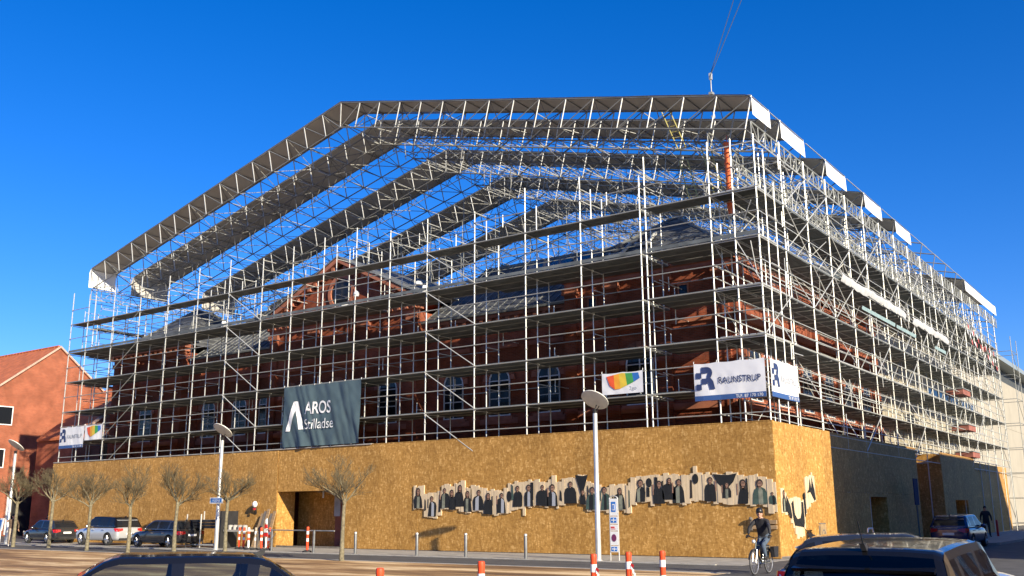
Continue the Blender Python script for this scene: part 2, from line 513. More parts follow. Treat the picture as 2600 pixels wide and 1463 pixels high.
def text_mb(txt, size, matname, bold=0.0, sx=1.0):
    """flat filled letters in the XY plane as an MB, origin at the left of the baseline; returns (mb, width)"""
    cu = bpy.data.curves.new('txt', 'FONT'); cu.body = txt; cu.size = size; cu.offset = bold
    o = bpy.data.objects.new('tmp_txt', cu); COL.objects.link(o)
    dg = bpy.context.evaluated_depsgraph_get(); dg.update()
    me = bpy.data.meshes.new_from_object(o.evaluated_get(dg))
    m = mb(matname)
    m.v = [(v.co.x * sx, v.co.y, 0) for v in me.vertices]
    m.f = [tuple(p.vertices) for p in me.polygons]; m.mi = [0] * len(m.f)
    bpy.data.objects.remove(o); bpy.data.curves.remove(cu); bpy.data.meshes.remove(me)
    w = max((p[0] for p in m.v), default=0)
    return m, w

def lerp(a, b, t): return a + (b - a) * t
def interp(tab, x):
    for (x0, y0), (x1, y1) in zip(tab[:-1], tab[1:]):
        if x0 <= x <= x1 or x1 <= x <= x0:
            return lerp(y0, y1, (x - x0) / (x1 - x0)) if x1 != x0 else y0
    return tab[0][1] if abs(x - tab[0][0]) < abs(x - tab[-1][0]) else tab[-1][1]
# ================================================================== SETTING
def ground_z(x, y):
    t = max(0.0, min(1.0, (-13.0 - y) / 10.0)); t = t * t * (3 - 2 * t)
    return -0.2 * t
def sheet(matname, x0, x1, y0, y1, dz, step=1.5):
    m = mb(matname)
    nx = max(1, int((x1 - x0) / step)); ny = max(1, int((y1 - y0) / step))
    for j in range(ny + 1):
        for i in range(nx + 1):
            x = lerp(x0, x1, i / nx); y = lerp(y0, y1, j / ny)
            m.v.append((x, y, ground_z(x, y) + dz))
    for j in range(ny):
        for i in range(nx):
            k = j * (nx + 1) + i
            m.f.append((k, k + 1, k + nx + 2, k + nx + 1)); m.mi.append(0)
    return m
g = mb('asphalt')
ys = [-900, -60, -40, -30] + [-24 + 0.5 * i for i in range(24)] + [-11, 0, 60, 200, 900]
for y in ys:
    for x in (-900, 900): g.v.append((x, y, ground_z(0, y)))
for j in range(len(ys) - 1):
    g.f.append((2 * j, 2 * j + 1, 2 * j + 3, 2 * j + 2)); g.mi.append(0)
structure('ground', g.mesh('ground', smooth=True))
structure('plaza', sheet('plaza', -95, 1.6, -34, -8.6, 0.004, 0.8).mesh('plaza', smooth=True))
# pavement along the plywood wall with kerb stones
m = mb('pavement'); m.box(-51.5, -4.6, -0.3, 0.35, 0.06, 0.006)
structure('pavement', m.mesh('pavement'))
m = mb('pavement'); m.box(-0.1, 19.5, -0.3, 4.0, 49.5, 0.10); m.box(-0.1, 0.07, -0.3, 0.9, 19.49, 0.10)
structure('side_pavement', m.mesh('side_pavement'))
def kerb_row(name, a, b, h, w=0.14, L=1.0):
    a = Vector(a); b = Vector(b); n = int((b - a).length / L); d = (b - a).normalized(); s = Vector((-d.y, d.x, 0))
    me = None
    root = bpy.data.objects.new(name, None); COL.objects.link(root); root['kind'] = 'structure'; root.location = a
    mm = mb('kerb_stone'); mm.box(0.006, -w / 2, -0.3, L - 0.006, w / 2, h); me = mm.mesh('kerb_stone')
    rz = math.atan2(d.y, d.x)
    for i in range(n):
        o = obj('kerb_stone', me, root, Matrix.Translation(d * (i * L)) @ Matrix.Rotation(rz, 4, 'Z'))
kerb_row('kerb', (-51.5, -4.68, 0), (0.4, -4.68, 0), 0.03, L=1.02)
kerb_row('side_kerb', (4.08, 19.5, 0), (4.08, 49.5, 0), 0.12, L=1.2)
# paving band between road and plaza
m = mb('kerb_stone')
m.box(-51.5, -8.6, -0.2, 1.6, -8.36, 0.012)
structure('gutter', m.mesh('gutter'))

# ---- the side streets' block across the road (outside the frame, shades the side wall)
def window_box(wall_pt, ux, w, h, depth, parent, frame='win_white', pane='win_dark', bars=(1, 2), arch=False, name='window'):
    """a window: frame (part) with pane (sub-part). wall_pt = bottom centre on the wall face, ux = unit along wall,
    the outward normal is ux x z"""
    ux = Vector(ux); n = Vector((ux.y, -ux.x, 0)); z = Vector((0, 0, 1)); P = Vector(wall_pt)
    f = mb(frame); t = 0.075
    def bx(a0, a1, b0, b1, d0, d1):
        pts = [P + ux * a0 + z * b0, P + ux * a1 + z * b0, P + ux * a1 + z * b1, P + ux * a0 + z * b1]
        f.prism([p + n * d0 for p in pts], n * (d1 - d0))
    def outline(r, hh, wid):
        if not arch: return [(-wid / 2, r), (wid / 2, r), (wid / 2, hh), (-wid / 2, hh)]
        rr = wid / 2; c = hh - rr
        return [(-rr, r), (rr, r)] + [(rr * math.cos(math.pi * i / 10), c + rr * math.sin(math.pi * i / 10)) for i in range(11)]
    o1 = outline(0, h, w); o2 = outline(t, h - t, w - 2 * t)
    k = len(f.v); nn = len(o1)
    for d in (0.02, 0.06):
        for o in (o1, o2):
            for a, b in o: f.v.append(tuple(P + ux * a + z * b + n * d))
    for i in range(nn):
        j = (i + 1) % nn
        for q in ((2 * nn + i, 2 * nn + j, 3 * nn + j, 3 * nn + i), (i, j, 2 * nn + j, 2 * nn + i), (3 * nn + i, 3 * nn + j, nn + j, nn + i)):
            f.f.append(tuple(k + x for x in q)); f.mi.append(0)
    top = h - w / 2 if arch else h
    for i in range(1, bars[0] + 1):
        a = -w / 2 + w * i / (bars[0] + 1); bx(a - 0.03, a + 0.03, t, h - t, 0.022, 0.055)
    for i in range(1, bars[1] + 1):
        b = top * i / (bars[1] + (0 if arch else 1)); bx(-w / 2 + t, w / 2 - t, b - 0.028, b + 0.028, 0.02, 0.05)
    fo = obj(name, f.mesh('window'), parent, world=True)
    p = mb(pane); p.poly([tuple(P + ux * a + z * b + n * 0.03) for a, b in o2])
    po = bpy.data.objects.new('pane', p.mesh('pane')); COL.objects.link(po); po.parent = fo
    return fo

bl = thing('opposite_building', 'long pale plastered block across the side street, right of the view', 'building', (22, 30, 0))
m = mb('old_plaster'); m.box(16, 1.2, 0, 30, 13.6, 12.7); obj('wall', m.mesh('wall'), bl, world=True)
m = mb('old_plaster'); m.box(16, 13.62, 0, 30, 41.0, 12.0); obj('wall', m.mesh('wall'), bl, world=True)
m = mb('soffit'); m.box(15.8, 1.0, 12.7, 30.2, 13.7, 12.9); m.box(15.85, 13.7, 12.0, 30.2, 41.2, 12.2); obj('roof', m.mesh('roof'), bl, world=True)
for fl in range(3):
    for i in range(10):
        window_box((16, 3.5 + i * 3.9, 1.6 + fl * 3.7), (0, -1, 0), 1.3, 1.9, 0.1, bl)

rw = thing('town_row', 'long row of dark brick town houses on the far side of the square', 'building', (0, -75, 0))
m = mb('red_brick'); m.box(-90, -86, 0, 60, -74, 14.0); obj('wall', m.mesh('wall'), rw, world=True)
m = mb('slate'); m.prism([(-90.5, -86.5, 14.0), (-90.5, -73.5, 14.0), (-90.5, -80, 19.0)], (151, 0, 0)); obj('roof', m.mesh('roof'), rw, world=True)
for fl in range(3):
    for i in range(34):
        window_box((-86 + i * 4.2, -74, 1.8 + fl * 4.0), (-1, 0, 0), 1.3, 2.0, 0.1, rw, bars=(1, 1))

# ---- left: red brick house with tiled gable roof
hs = thing('brick_house', 'red brick house with red tiled gable roof, sunlit at the top, left of scaffold', 'house', (-72, 10, 0))
HX = -70.0
m = mb('orange_brick')
ya, yb, yc, ze, zr = 0.94, 10.57, 20.2, 8.74, 16.33
m.prism([(HX, ya, 0), (HX, yc, 0), (HX, yc, ze), (HX, yb, zr), (HX, ya, ze)], (-34, 0, 0))
obj('wall', m.mesh('wall'), hs, world=True)
for y0, s in ((ya, -1), (yc, 1)):
    m = mb('red_tile')
    sl = (zr - ze) / abs(y0 - yb)
    e = y0 + s * 0.5; z_e = ze - 0.5 * sl
    m.prism([(HX + 0.05, e, z_e + 0.03), (HX + 0.05, yb, zr + 0.03), (HX + 0.05, yb, zr + 0.22), (HX + 0.05, e, z_e + 0.22)], (-34.3, 0, 0))
    ro = obj('roof', m.mesh('roof'), hs, world=True)
    m = mb('verge_stone')
    m.prism([(HX + 0.18, e, z_e + 0.06), (HX + 0.18, yb, zr + 0.06), (HX + 0.18, yb, zr + 0.25), (HX + 0.18, e, z_e + 0.25)], (-0.12, 0, 0))
    obj('verge', m.mesh('verge'), hs, world=True)
for (y, z) in ((6.2, 9.2), (5.85, 5.6), (11.2, 5.6), (2.6, 5.6), (5.7, 1.9)):
    window_box((HX, y, z), (0, 1, 0), 1.45, 1.6, 0.1, hs, bars=(0, 0))
m = mb('red_tile')
for k in range(60):
    m.tube((HX - 0.2 - k * 0.55, yb, zr + 0.2), (HX - 0.7 - k * 0.55, yb, zr + 0.22), 0.14, 0.12, n=6)
o = obj('ridge_tile', m.mesh('ridge_tile'), hs, world=True); o['kind'] = 'stuff'
m = mb('black_plastic'); m.box(HX + 0.0, 7.4, 0, HX + 0.06, 10.2, 3.2); m.use('win_frame'); m.box(HX + 0.0, 10.3, 0.1, HX + 0.09, 10.45, 3.3); m.box(HX + 0.0, 7.2, 0.1, HX + 0.09, 7.35, 3.3)
obj('door', m.mesh('door'), hs, world=True)

h2 = thing('brick_annex', 'lower brick gable house with white edged roof behind the scaffold end', 'house', (-63, 14, 0))
m = mb('orange_brick')
m.prism([(-62.0, 8.0, 0), (-62.0, 19.8, 0), (-62.0, 19.8, 7.9), (-62.0, 13.9, 12.6), (-62.0, 8.0, 7.9)], (-5.5, 0, 0))
obj('wall', m.mesh('wall'), h2, world=True)
for pts in (((7.8, 7.74), (13.9, 12.62)), ((13.9, 12.62), (20.0, 7.74))):
    m = mb('red_tile')
    (y0, z0), (y1, z1) = pts
    m.prism([(-61.8, y0, z0), (-61.8, y1, z1), (-61.8, y1, z1 + 0.2), (-61.8, y0, z0 + 0.2)], (-5.5, 0, 0))
    obj('roof', m.mesh('roof'), h2, world=True)
    m = mb('verge_stone'); m.prism([(-61.66, y0, z0 - 0.05), (-61.66, y1, z1 - 0.05), (-61.66, y1, z1 + 0.24), (-61.66, y0, z0 + 0.24)], (-0.1, 0, 0))
    obj('verge', m.mesh('verge'), h2, world=True)
m = mb('win_dark'); m.box(-61.99, 10.4, 2.0, -61.96, 12.6, 8.1); obj('window', m.mesh('window'), h2, world=True)

# ---- right: long beige concrete hall
ch = thing('concrete_hall', 'long windowless beige concrete hall with dark recessed eaves, behind side scaffold', 'building', (-20, 70, 0))
CX = -4.0
m = mb('concrete_beige')
for i in range(14):
    y0 = 29.0 + i * 6.5
    for j in range(3):
        pm = mb('concrete_beige'); pm.box(CX - 0.3, y0 + 0.012, j * 5.0 + 0.012, CX, y0 + 6.488, j * 5.0 + 4.988)
        obj('panel', pm.mesh('panel'), ch, world=True)
m = mb('concrete_beige'); m.box(-40, 29.05, 0, CX - 0.31, 120, 14.98); obj('wall', m.mesh('wall'), ch, world=True)
m = mb('soffit'); m.box(-39, 29.4, 15.0, CX - 0.9, 119.6, 17.0); obj('eaves_band', m.mesh('eaves_band'), ch, world=True)
m = mb('fascia_grey'); m.box(-40.5, 28.6, 17.0, CX + 0.5, 120.5, 17.5); obj('roof', m.mesh('roof'), ch, world=True)
for y in range(44, 62, 2):
    m = mb('win_dark'); m.box(CX, y, 9.6, CX + 0.02, y + 1.5, 11.0); m.use('soffit'); m.box(CX, y + 1.52, 9.5, CX + 0.06, y + 1.9, 11.1)
    obj('window', m.mesh('window'), ch, world=True)

# ================================================================== RED BRICK BUILDING UNDER REPAIR
bb = thing('brick_building', 'old red brick building with arched windows and central pediment inside the scaffolding', 'building', (-26, 10, 0))
YP, YW = 3.3, 4.1                       # pavilion and wing wall planes
def wall(x0, x1, y, z1, depth=9.0, z0=0.0, nm='wall'):
    m = mb('red_brick'); m.box(x0, y, z0, x1, y + depth, z1)
    return obj(nm, m.mesh('wall'), bb, world=True)
PAV_R = (-11.2, -2.7); CEN = (-32.8, -20.9); PAV_L = (-49.3, -41.4)
wall(PAV_R[0], PAV_R[1], YP, 12.6, 22.5)
wall(CEN[0], CEN[1], YP, 12.55, 10)
wall(PAV_L[0], PAV_L[1], YP, 12.3, 10)
wall(CEN[1] + 0.002, PAV_R[0] - 0.002, YW, 11.4, 9)
wall(PAV_L[1] + 0.002, CEN[0] - 0.002, YW, 11.3, 9)
def cornice(x0, x1, y, z, ret=0.0):
    m = mb('stone')
    m.box(x0 - 0.12, y - 0.12, z - 0.62, x1 + 0.12, y - 0.001, z - 0.42)
    m.box(x0 - 0.22, y - 0.24, z - 0.42, x1 + 0.22, y + 0.2, z - 0.2)
    m.box(x0 - 0.42, y - 0.45, z - 0.2, x1 + 0.42, y + 0.2, z)
    n = int((x1 - x0) / 0.55)
    for i in range(n + 1):
        x = x0 + (x1 - x0) * i / n
        m.box(x - 0.1, y - 0.4, z - 0.4, x + 0.1, y - 0.24, z - 0.2)
    o = obj('cornice', m.mesh('cornice'), bb, world=True)
cornice(*PAV_R, YP, 13.1); cornice(*CEN, YP, 13.1); cornice(*PAV_L, YP, 12.75)
cornice(CEN[1], PAV_R[0], YW, 11.85); cornice(PAV_L[1], CEN[0], YW, 11.75)
# corner cornice down the side street
m = mb('stone')
m.box(-2.699, YP - 0.44, 12.9, -2.25, 26, 13.1); m.box(-2.699, YP - 0.24, 12.68, -2.45, 26, 12.9)
for i in range(41): m.box(-2.45, YP + i * 0.55, 12.7, -2.3, YP + 0.2 + i * 0.55, 12.9)
obj('cornice', m.mesh('cornice'), bb, world=True)
# string courses and sill bands
for x0, x1, y in ((*PAV_R, YP), (*CEN, YP), (*PAV_L, YP), (CEN[1] + .1, PAV_R[0] - .1, YW), (PAV_L[1] + .1, CEN[0] - .1, YW)):
    for z, h, d in ((6.15, 0.28, 0.12), (10.05, 0.22, 0.1), (5.3, 0.16, 0.06)):
        m = mb('stone'); m.box(x0 + 0.01, y - d, z, x1 - 0.01, y - 0.001, z + h); obj('string_course', m.mesh('string_course'), bb, world=True)
# pilasters
pil = []
for x in (-11.0, -8.7, -6.0, -3.15): pil.append((x, YP, 12.4))
for x in (-32.5, -29.0, -24.9, -21.2): pil.append((x, YP, 12.4))
for x in (-49.0, -46.9, -43.8, -41.7): pil.append((x, YP, 12.1))
for x in (-20.4, -17.5, -14.4, -11.6): pil.append((x, YW, 11.2))
for x in (-41.0, -38.1, -35.0, -33.1): pil.append((x, YW, 11.1))
for x, y, z in pil:
    m = mb('red_brick'); m.box(x - 0.32, y - 0.16, 0, x + 0.32, y - 0.001, z - 0.3)
    m.use('stone'); m.box(x - 0.42, y - 0.24, z - 0.3, x + 0.42, y - 0.001, z - 0.02)
    obj('pilaster', m.mesh('pilaster'), bb, world=True)
for i, y in enumerate((3.7, 7.2, 10.6, 14.0, 17.4, 20.8, 24.2)):
    m = mb('red_brick'); m.box(-2.699, y - 0.4, 0, -2.54, y + 0.4, 12.1); m.use('stone'); m.box(-2.699, y - 0.5, 12.1, -2.46, y + 0.5, 12.4)
    obj('pilaster', m.mesh('pilaster'), bb, world=True)
for z in (6.15, 10.05):
    m = mb('stone'); m.box(-2.699, YP, z, -2.58, 25.8, z + 0.28); obj('string_course', m.mesh('string_course'), bb, world=True)
# arched windows, each in a dark reveal with arch stones
def arched_window(c, ux, w, h):
    ux = Vector(ux); n = Vector((ux.y, -ux.x, 0)); P = Vector(c)
    fo = window_box(P + n * 0.0, ux, w, h, 0.2, bb, frame='win_frame', pane='win_dark', bars=(1, 2), arch=True)
    m = mb('stone'); z = Vector((0, 0, 1)); r0 = w / 2 + 0.04; r1 = w / 2 + 0.34; cz = h - w / 2
    for i in range(9):
        a0 = math.pi * i / 9 + 0.02; a1 = math.pi * (i + 1) / 9 - 0.02
        pts = [P + ux * (r * math.cos(a)) + z * (cz + r * math.sin(a)) for r, a in ((r0, a0), (r1, a0), (r1, a1), (r0, a1))]
        m.prism([p + n * 0.001 for p in pts], n * 0.11)
    a = obj('arch_stones', m.mesh('arch_stones'), bb, world=True)
    m = mb('stone')
    pts = [P + ux * -(w / 2 + .2) + z * -0.2, P + ux * (w / 2 + .2) + z * -0.2, P + ux * (w / 2 + .2), P + ux * -(w / 2 + .2)]
    m.prism([p + n * 0.001 for p in pts], n * 0.17); obj('window_sill', m.mesh('window_sill'), bb, world=True)
A = (1, 0, 0)
for x in (-19.0, -15.95, -12.9, -39.6, -36.5, -33.9 - 0.05): arched_window((x, YW, 6.55), A, 1.35, 2.5)
for x in (-23.0, -26.95, -30.9): arched_window((x, YP, 6.5), A, 1.35, 2.55)
for x in (-7.35, ): arched_window((x, YP, 6.5), A, 1.45, 2.6)
for x in (-45.3, ): arched_window((x, YP, 6.5), A, 1.4, 2.55)
for y in (5.4, 8.9, 12.3, 15.7, 19.1, 22.5): arched_window((-2.7, y, 6.5), (0, 1, 0), 1.4, 2.6)
for x, z, y in ((-5.0, 11.1, YP), (-9.8, 11.1, YP)): window_box((x, y, z), A, 0.55, 0.75, 0.1, bb, frame='stone', bars=(0, 0))
# pediment of the centre block
px0, px1, pap = CEN[0] - 0.45, CEN[1] + 0.45, 16.15
pc = (px0 + px1) / 2
m = mb('red_brick'); m.prism([(px0 + 0.4, YP, 13.1), (px1 - 0.4, YP, 13.1), (pc, YP, pap - 0.15)], (0, 5.5, 0)); obj('pediment', m.mesh('pediment'), bb, world=True)
for s in (-1, 1):
    e = px0 if s < 0 else px1
    m = mb('stone')
    m.prism([(e, YP - 0.5, 13.02), (pc, YP - 0.5, pap), (pc, YP - 0.5, pap + 0.28), (e, YP - 0.5, 13.3)], (0, 0.5, 0))
    n = 13
    for i in range(1, n):
        t = i / n; x = lerp(e, pc, t); z = lerp(13.02, pap, t)
        m.box(x - 0.11, YP - 0.38, z - 0.22, x + 0.11, YP - 0.002, z - 0.02)
    obj('raking_cornice', m.mesh('raking_cornice'), bb, world=True)
    m = mb('zinc')
    m.prism([(e + s * 0.1, YP - 0.55, 13.32), (pc, YP - 0.55, pap + 0.3), (pc, YP - 0.55, pap + 0.38), (e + s * 0.1, YP - 0.55, 13.4)], (0, 9.0, 0))
    obj('roof', m.mesh('roof'), bb, world=True)
m = mb('win_dark'); m.prism([(pc + 0.85 * math.cos(t * 0.5236), YP - 0.02, 14.4 + 0.85 * math.sin(t * 0.5236)) for t in range(12)], (0, 0.015, 0))
obj('round_window', m.mesh('round_window'), bb, world=True)
m = mb('stone'); M_ = Matrix.Translation((pc, YP - 0.03, 14.4)) @ Matrix.Rotation(R(90), 4, 'X'); m.lathe([(0.85, 0), (0.85, 0.09), (1.08, 0.09), (1.08, 0)], 20, M=M_)
obj('round_window_ring', m.mesh('round_window_ring'), bb, world=True)
# roofs: hipped pavilions and wing roofs with seams
def hip(x0, x1, y0, y1, z0, zt, ridge):
    cx = (x0 + x1) / 2; cy = (y0 + y1) / 2
    r = ridge / 2
    A_, B_, C_, D_ = (x0, y0, z0), (x1, y0, z0), (x1, y1, z0), (x0, y1, z0)
    T0, T1 = (cx, cy - r, zt), (cx, cy + r, zt)
    m = mb('slate')
    for f in ((A_, B_, T0), (B_, C_, T1, T0), (C_, D_, T1), (D_, A_, T0, T1)): m.poly(f)
    m.poly([D_, C_, B_, A_])
    m.use('zinc')
    for p, q in ((A_, T0), (B_, T0), (C_, T1), (D_, T1), (T0, T1)): m.tube(p, q, 0.09, n=5)
    # batten rows: courses of slate stand proud
    for k in range(1, 9):
        t = k / 9
        for p, q, tt in ((A_, B_, T0), (B_, C_, T0), (D_, A_, T0)):
            a = Vector(p).lerp(Vector(tt), t); b = Vector(q).lerp(Vector(T1 if q == C_ or q == D_ else tt), t)
            m.tube(a, b, 0.022, n=4, caps=False)
    return obj('roof', m.mesh('roof'), bb, world=True)
hip(PAV_R[0] - 0.4, PAV_R[1] + 0.4, YP - 0.4, 12.4, 13.1, 16.3, 1.2)
hip(PAV_L[0] - 0.4, PAV_L[1] + 0.4, YP - 0.4, 12.0, 12.75, 16.2, 1.2)
def wing_roof(x0, x1, z0, skylights):
    y0, y1, y2 = YW - 0.45, 9.4, 15.0; zt = z0 + 4.1
    m = mb('slate')
    m.prism([(x0, y0, z0), (x0, y1, zt), (x0, y2, z0)], (x1 - x0, 0, 0))
    m.use('zinc')
    n = int((x1 - x0) / 0.6)
    for i in range(n + 1):
        x = lerp(x0 + .02, x1 - .02, i / n); m.tube((x, y0, z0 + 0.02), (x, y1, zt + 0.02), 0.03, n=4)
    m.tube((x0, y1, zt), (x1, y1, zt), 0.12, n=6)
    m.tube((x0, y0 - 0.1, z0), (x1, y0 - 0.1, z0), 0.09, n=6)
    obj('roof', m.mesh('roof'), bb, world=True)
    for xa, xb in skylights:
        for i in range(3):
            a = lerp(xa, xb, i / 3) + .04; b = lerp(xa, xb, (i + 1) / 3) - .04
            m = mb('roof_glass')
            def P(x, t, up): 
                y = lerp(y0, y1, t); z = lerp(z0, zt, t); return (x, y - 0.6 * up, z + 0.8 * up)
            m.prism([P(a, .55, .06), P(b, .55, .06), P(b, .95, .06), P(a, .95, .06)], (0, -0.03, 0.05))
            obj('skylight', m.mesh('skylight'), bb, world=True)
wing_roof(CEN[1] + 0.01, PAV_R[0] - 0.01, 11.9, [(-17.2, -12.4)])
wing_roof(PAV_L[1] + 0.01, CEN[0] - 0.01, 11.8, [])
m = mb('slate'); m.prism([(-11.4, 12.5, 13.11), (-2.3, 12.5, 13.11), (-6.95, 12.5, 16.2)], (0, 13.5, 0)); obj('roof', m.mesh('roof'), bb, world=True)
for x, z in ((-8.6, 13.75), (-7.5, 14.25)):
    t = (z - 13.1) / 3.6; y = YP - .4 + t * 4.3
    m = mb('galv'); m.prism([(x - .35, y - .12, z), (x + .35, y - .12, z), (x + .35, y + .9, z + .75), (x - .35, y + .9, z + .75)], (0, -0.1, 0.12)); m.use('roof_glass')
    m.prism([(x - .27, y - .14, z + .2), (x + .27, y - .14, z + .2), (x + .27, y + .7, z + .78), (x - .27, y + .7, z + .78)], (0, -0.03, 0.04))
    obj('roof_hatch', m.mesh('roof_hatch'), bb, world=True)
# ================================================================== PLYWOOD WALLS
hA = thing('plywood_hoarding', 'long tan chipboard site wall below the scaffolding along the square', 'hoarding', (-25, 0.02, 0))
HT = 5.14
rp = random.Random(4)
def panel_x(x0, x1, z0, z1, y=0.0, th=0.02):
    n = max(1, round((x1 - x0) / 1.25)); zs = [z0, z1] if z1 - z0 < 3 else [z0, z0 + 2.5, z1]
    for i in range(n):
        a = lerp(x0, x1, i / n); b = lerp(x0, x1, (i + 1) / n)
        for za, zb in zip(zs[:-1], zs[1:]):
            d = rp.uniform(0, .004); m = mb('osb'); m.box(a + 0.0025, y - d, za + .002, b - 0.0025, y + th, zb - .002); obj('panel', m.mesh('panel'), hA, world=True)
xs_l = [-50.4 + i * (50.4 - 27.9) / 9 for i in range(10)]
for a, b in zip(xs_l[:-1], xs_l[1:]): panel_x(a, b, 0.03, HT - 0.04, -0.03)
panel_x(-27.88, -25.3, 2.9, HT); panel_x(-25.3, -22.95, 2.9, HT)
xs_r = [-22.95 + i * 22.95 / 9 for i in range(10)]
for a, b in zip(xs_r[:-1], xs_r[1:]): panel_x(a, b, 0.03, HT)
m = mb('cap_board'); m.box(-50.45, -0.06, HT + 0.0, -21.0, 0.16, HT + 0.05); obj('cap_board', m.mesh('cap_board'), hA, world=True)
m = mb('cap_board'); m.use('osb'); m.box(-20.99, -0.015, HT + 0.001, -0.0, 0.16, HT + 0.03); obj('cap_board', m.mesh('cap_board'), hA, world=True)
m = mb('plank_grey'); m.box(-50.4, 0.03, 0.0, -0.05, 0.08, 0.1); obj('sole_plate', m.mesh('sole_plate'), hA, world=True)
# entrance: reveals, ceiling, back walls, work lamp
m = mb('osb'); m.box(-27.94, 0.0, 0.012, -27.88, 1.25, 2.98); obj('entrance_side', m.mesh('entrance_side'), hA, world=True)
m = mb('osb'); m.box(-22.95, 0.03, 0.012, -22.9, 2.6, 2.98); obj('entrance_side', m.mesh('entrance_side'), hA, world=True)
m = mb('osb'); m.box(-31.0, 0.05, 2.93, -22.8, 3.2, 2.97); obj('entrance_ceiling', m.mesh('entrance_ceiling'), hA, world=True)
m = mb('osb'); m.box(-28.6, 2.2, 0.012, -25.6, 2.26, 2.9); obj('entrance_back', m.mesh('entrance_back'), hA, world=True)
m = mb('rust_box'); m.box(-25.58, 2.1, 0.012, -24.7, 2.2, 2.9); obj('entrance_door', m.mesh('entrance_door'), hA, world=True)
m = mb('cap_board'); m.box(-24.75, 1.2, 1.6, -24.3, 1.24, 2.9); m.box(-23.9, 1.6, 0.1, -23.55, 1.64, 2.9); obj('hanging_sheet', m.mesh('hanging_sheet'), hA, world=True)
m = mb('lamp_clear'); m.tube((-25.4, 1.0, 2.55), (-25.4, 1.0, 2.9), 0.045, n=8); obj('work_lamp', m.mesh('work_lamp'), hA, world=True)
# three struts of the left end
m = mb('osb'); m.box(-50.46, -0.03, 0.03, -50.41, 3.0, HT - 0.04); obj('panel', m.mesh('panel'), hA, world=True)

hB = thing('side_hoarding', 'chipboard site wall along the side street, bright at the corner then shaded', 'hoarding', (0, 20, 0))
def panel_y(y0, y1, z0, z1, x=0.0, th=0.02):
    n = max(1, round((y1 - y0) / 1.35)); zs = [z0, z1] if z1 - z0 < 3 else [z0, z0 + 2.5, z1]
    for i in range(n):
        a = lerp(y0, y1, i / n); b = lerp(y0, y1, (i + 1) / n)
        for za, zb in zip(zs[:-1], zs[1:]):
            d = rp.uniform(0, .003); m = mb('osb'); m.box(x - th, a + 0.0025, za + .002, x + d, b - 0.0025, zb - .002); obj('panel', m.mesh('panel'), hB, world=True)
for a, b in ((0.022, 3.4), (3.4, 6.8)): panel_y(a, b, 0.03, 5.14, 0.005)
X2 = -0.03
for a, b in ((6.8, 9.5), (9.5, 12.18), (15.1, 18.4), (18.4, 21.73)): panel_y(a, b, 0.12, 2.55, X2)
for a, b in ((6.8, 9.5), (9.5, 12.18), (12.18, 15.1), (15.1, 18.4), (18.4, 21.73)): panel_y(a, b, 2.556, 5.12, X2)
panel_y(12.18, 15.1, 2.38, 2.552, X2 - 0.002)
m = mb('osb'); m.box(-1.0, 12.1, 0.12, -0.06, 12.16, 2.4); m.box(-1.0, 15.12, 0.12, -0.06, 15.18, 2.4); m.box(-1.06, 12.1, 0.12, -1.0, 15.2, 2.4); m.box(-1.0, 12.2, 2.385, -0.06, 15.1, 2.42)
obj('door_recess', m.mesh('door_recess'), hB, world=True)
m = mb('osb'); m.box(-4.5, 21.66, 0.12, -0.055, 21.7, 5.1); obj('gate_side', m.mesh('gate_side'), hB, world=True)
m = mb('osb'); m.prism([(-5.0, 27.5, 0.12), (0.0, 27.5, 0.12), (0.0, 27.5, 4.5), (-5.0, 27.5, 4.5)], (0, 0.04, 0)); obj('gate_side', m.mesh('gate_side'), hB, world=True)
m = mb('osb'); m.box(-5.0, 27.46, 4.504, 0.0, 27.6, 5.05); obj('gate_top', m.mesh('gate_top'), hB, world=True)
for a, b in ((27.6, 30.48), (34.2, 37.5)): panel_y(a, b, 0.12, 5.15, 0.0)
panel_y(30.48, 34.2, 2.32, 5.15, 0.0)
m = mb('black_plastic'); m.box(-0.9, 30.5, 0.12, -0.88, 34.2, 2.3); obj('door', m.mesh('door'), hB, world=True)
for y in (30.42, 34.22):
    m = mb('osb'); m.box(-0.86, y, 0.12, -0.022, y + .05, 2.4); obj('door_recess', m.mesh('door_recess'), hB, world=True)
m = mb('osb'); m.box(-2.5, 37.42, 0.12, -0.022, 37.46, 5.15); obj('gate_side', m.mesh('gate_side'), hB, world=True)
for i in range(4): panel_y(37.5 + i * 3.3, 37.5 + (i + 1) * 3.3, 0.12, 4.92, -0.16)

# ---- portrait frieze of upright wooden slats with printed figures
TOP = [(-18.09,3.02),(-17.44,3.0),(-17.28,2.61),(-16.49,2.65),(-16.42,3.02),(-15.58,2.99),(-15.48,3.08),(-15.01,3.16),(-14.91,2.87),(-14.35,2.95),(-13.39,2.75),(-13.3,2.82),(-12.63,2.65),(-12.58,2.95),(-11.92,3.09),(-11.61,3.03),(-11.27,3.13),(-10.38,3.06),(-10.0,3.27),(-9.84,2.98),(-9.42,3.16),(-8.94,3.16),(-8.85,3.35),(-8.37,3.3),(-8.3,3.03),(-7.87,2.89),(-7.22,2.71),(-7.08,2.81),(-6.25,2.88),(-6.2,3.05),(-5.72,3.21),(-5.21,3.23),(-4.63,3.14),(-4.55,3.25),(-3.86,3.14),(-3.44,3.19),(-3.36,3.51),(-3.19,3.5),(-3.17,3.2),(-2.28,3.21),(-1.78,3.2),(-1.04,3.09),(-0.41,3.04),(-0.17,2.86),(0.0,2.82)]
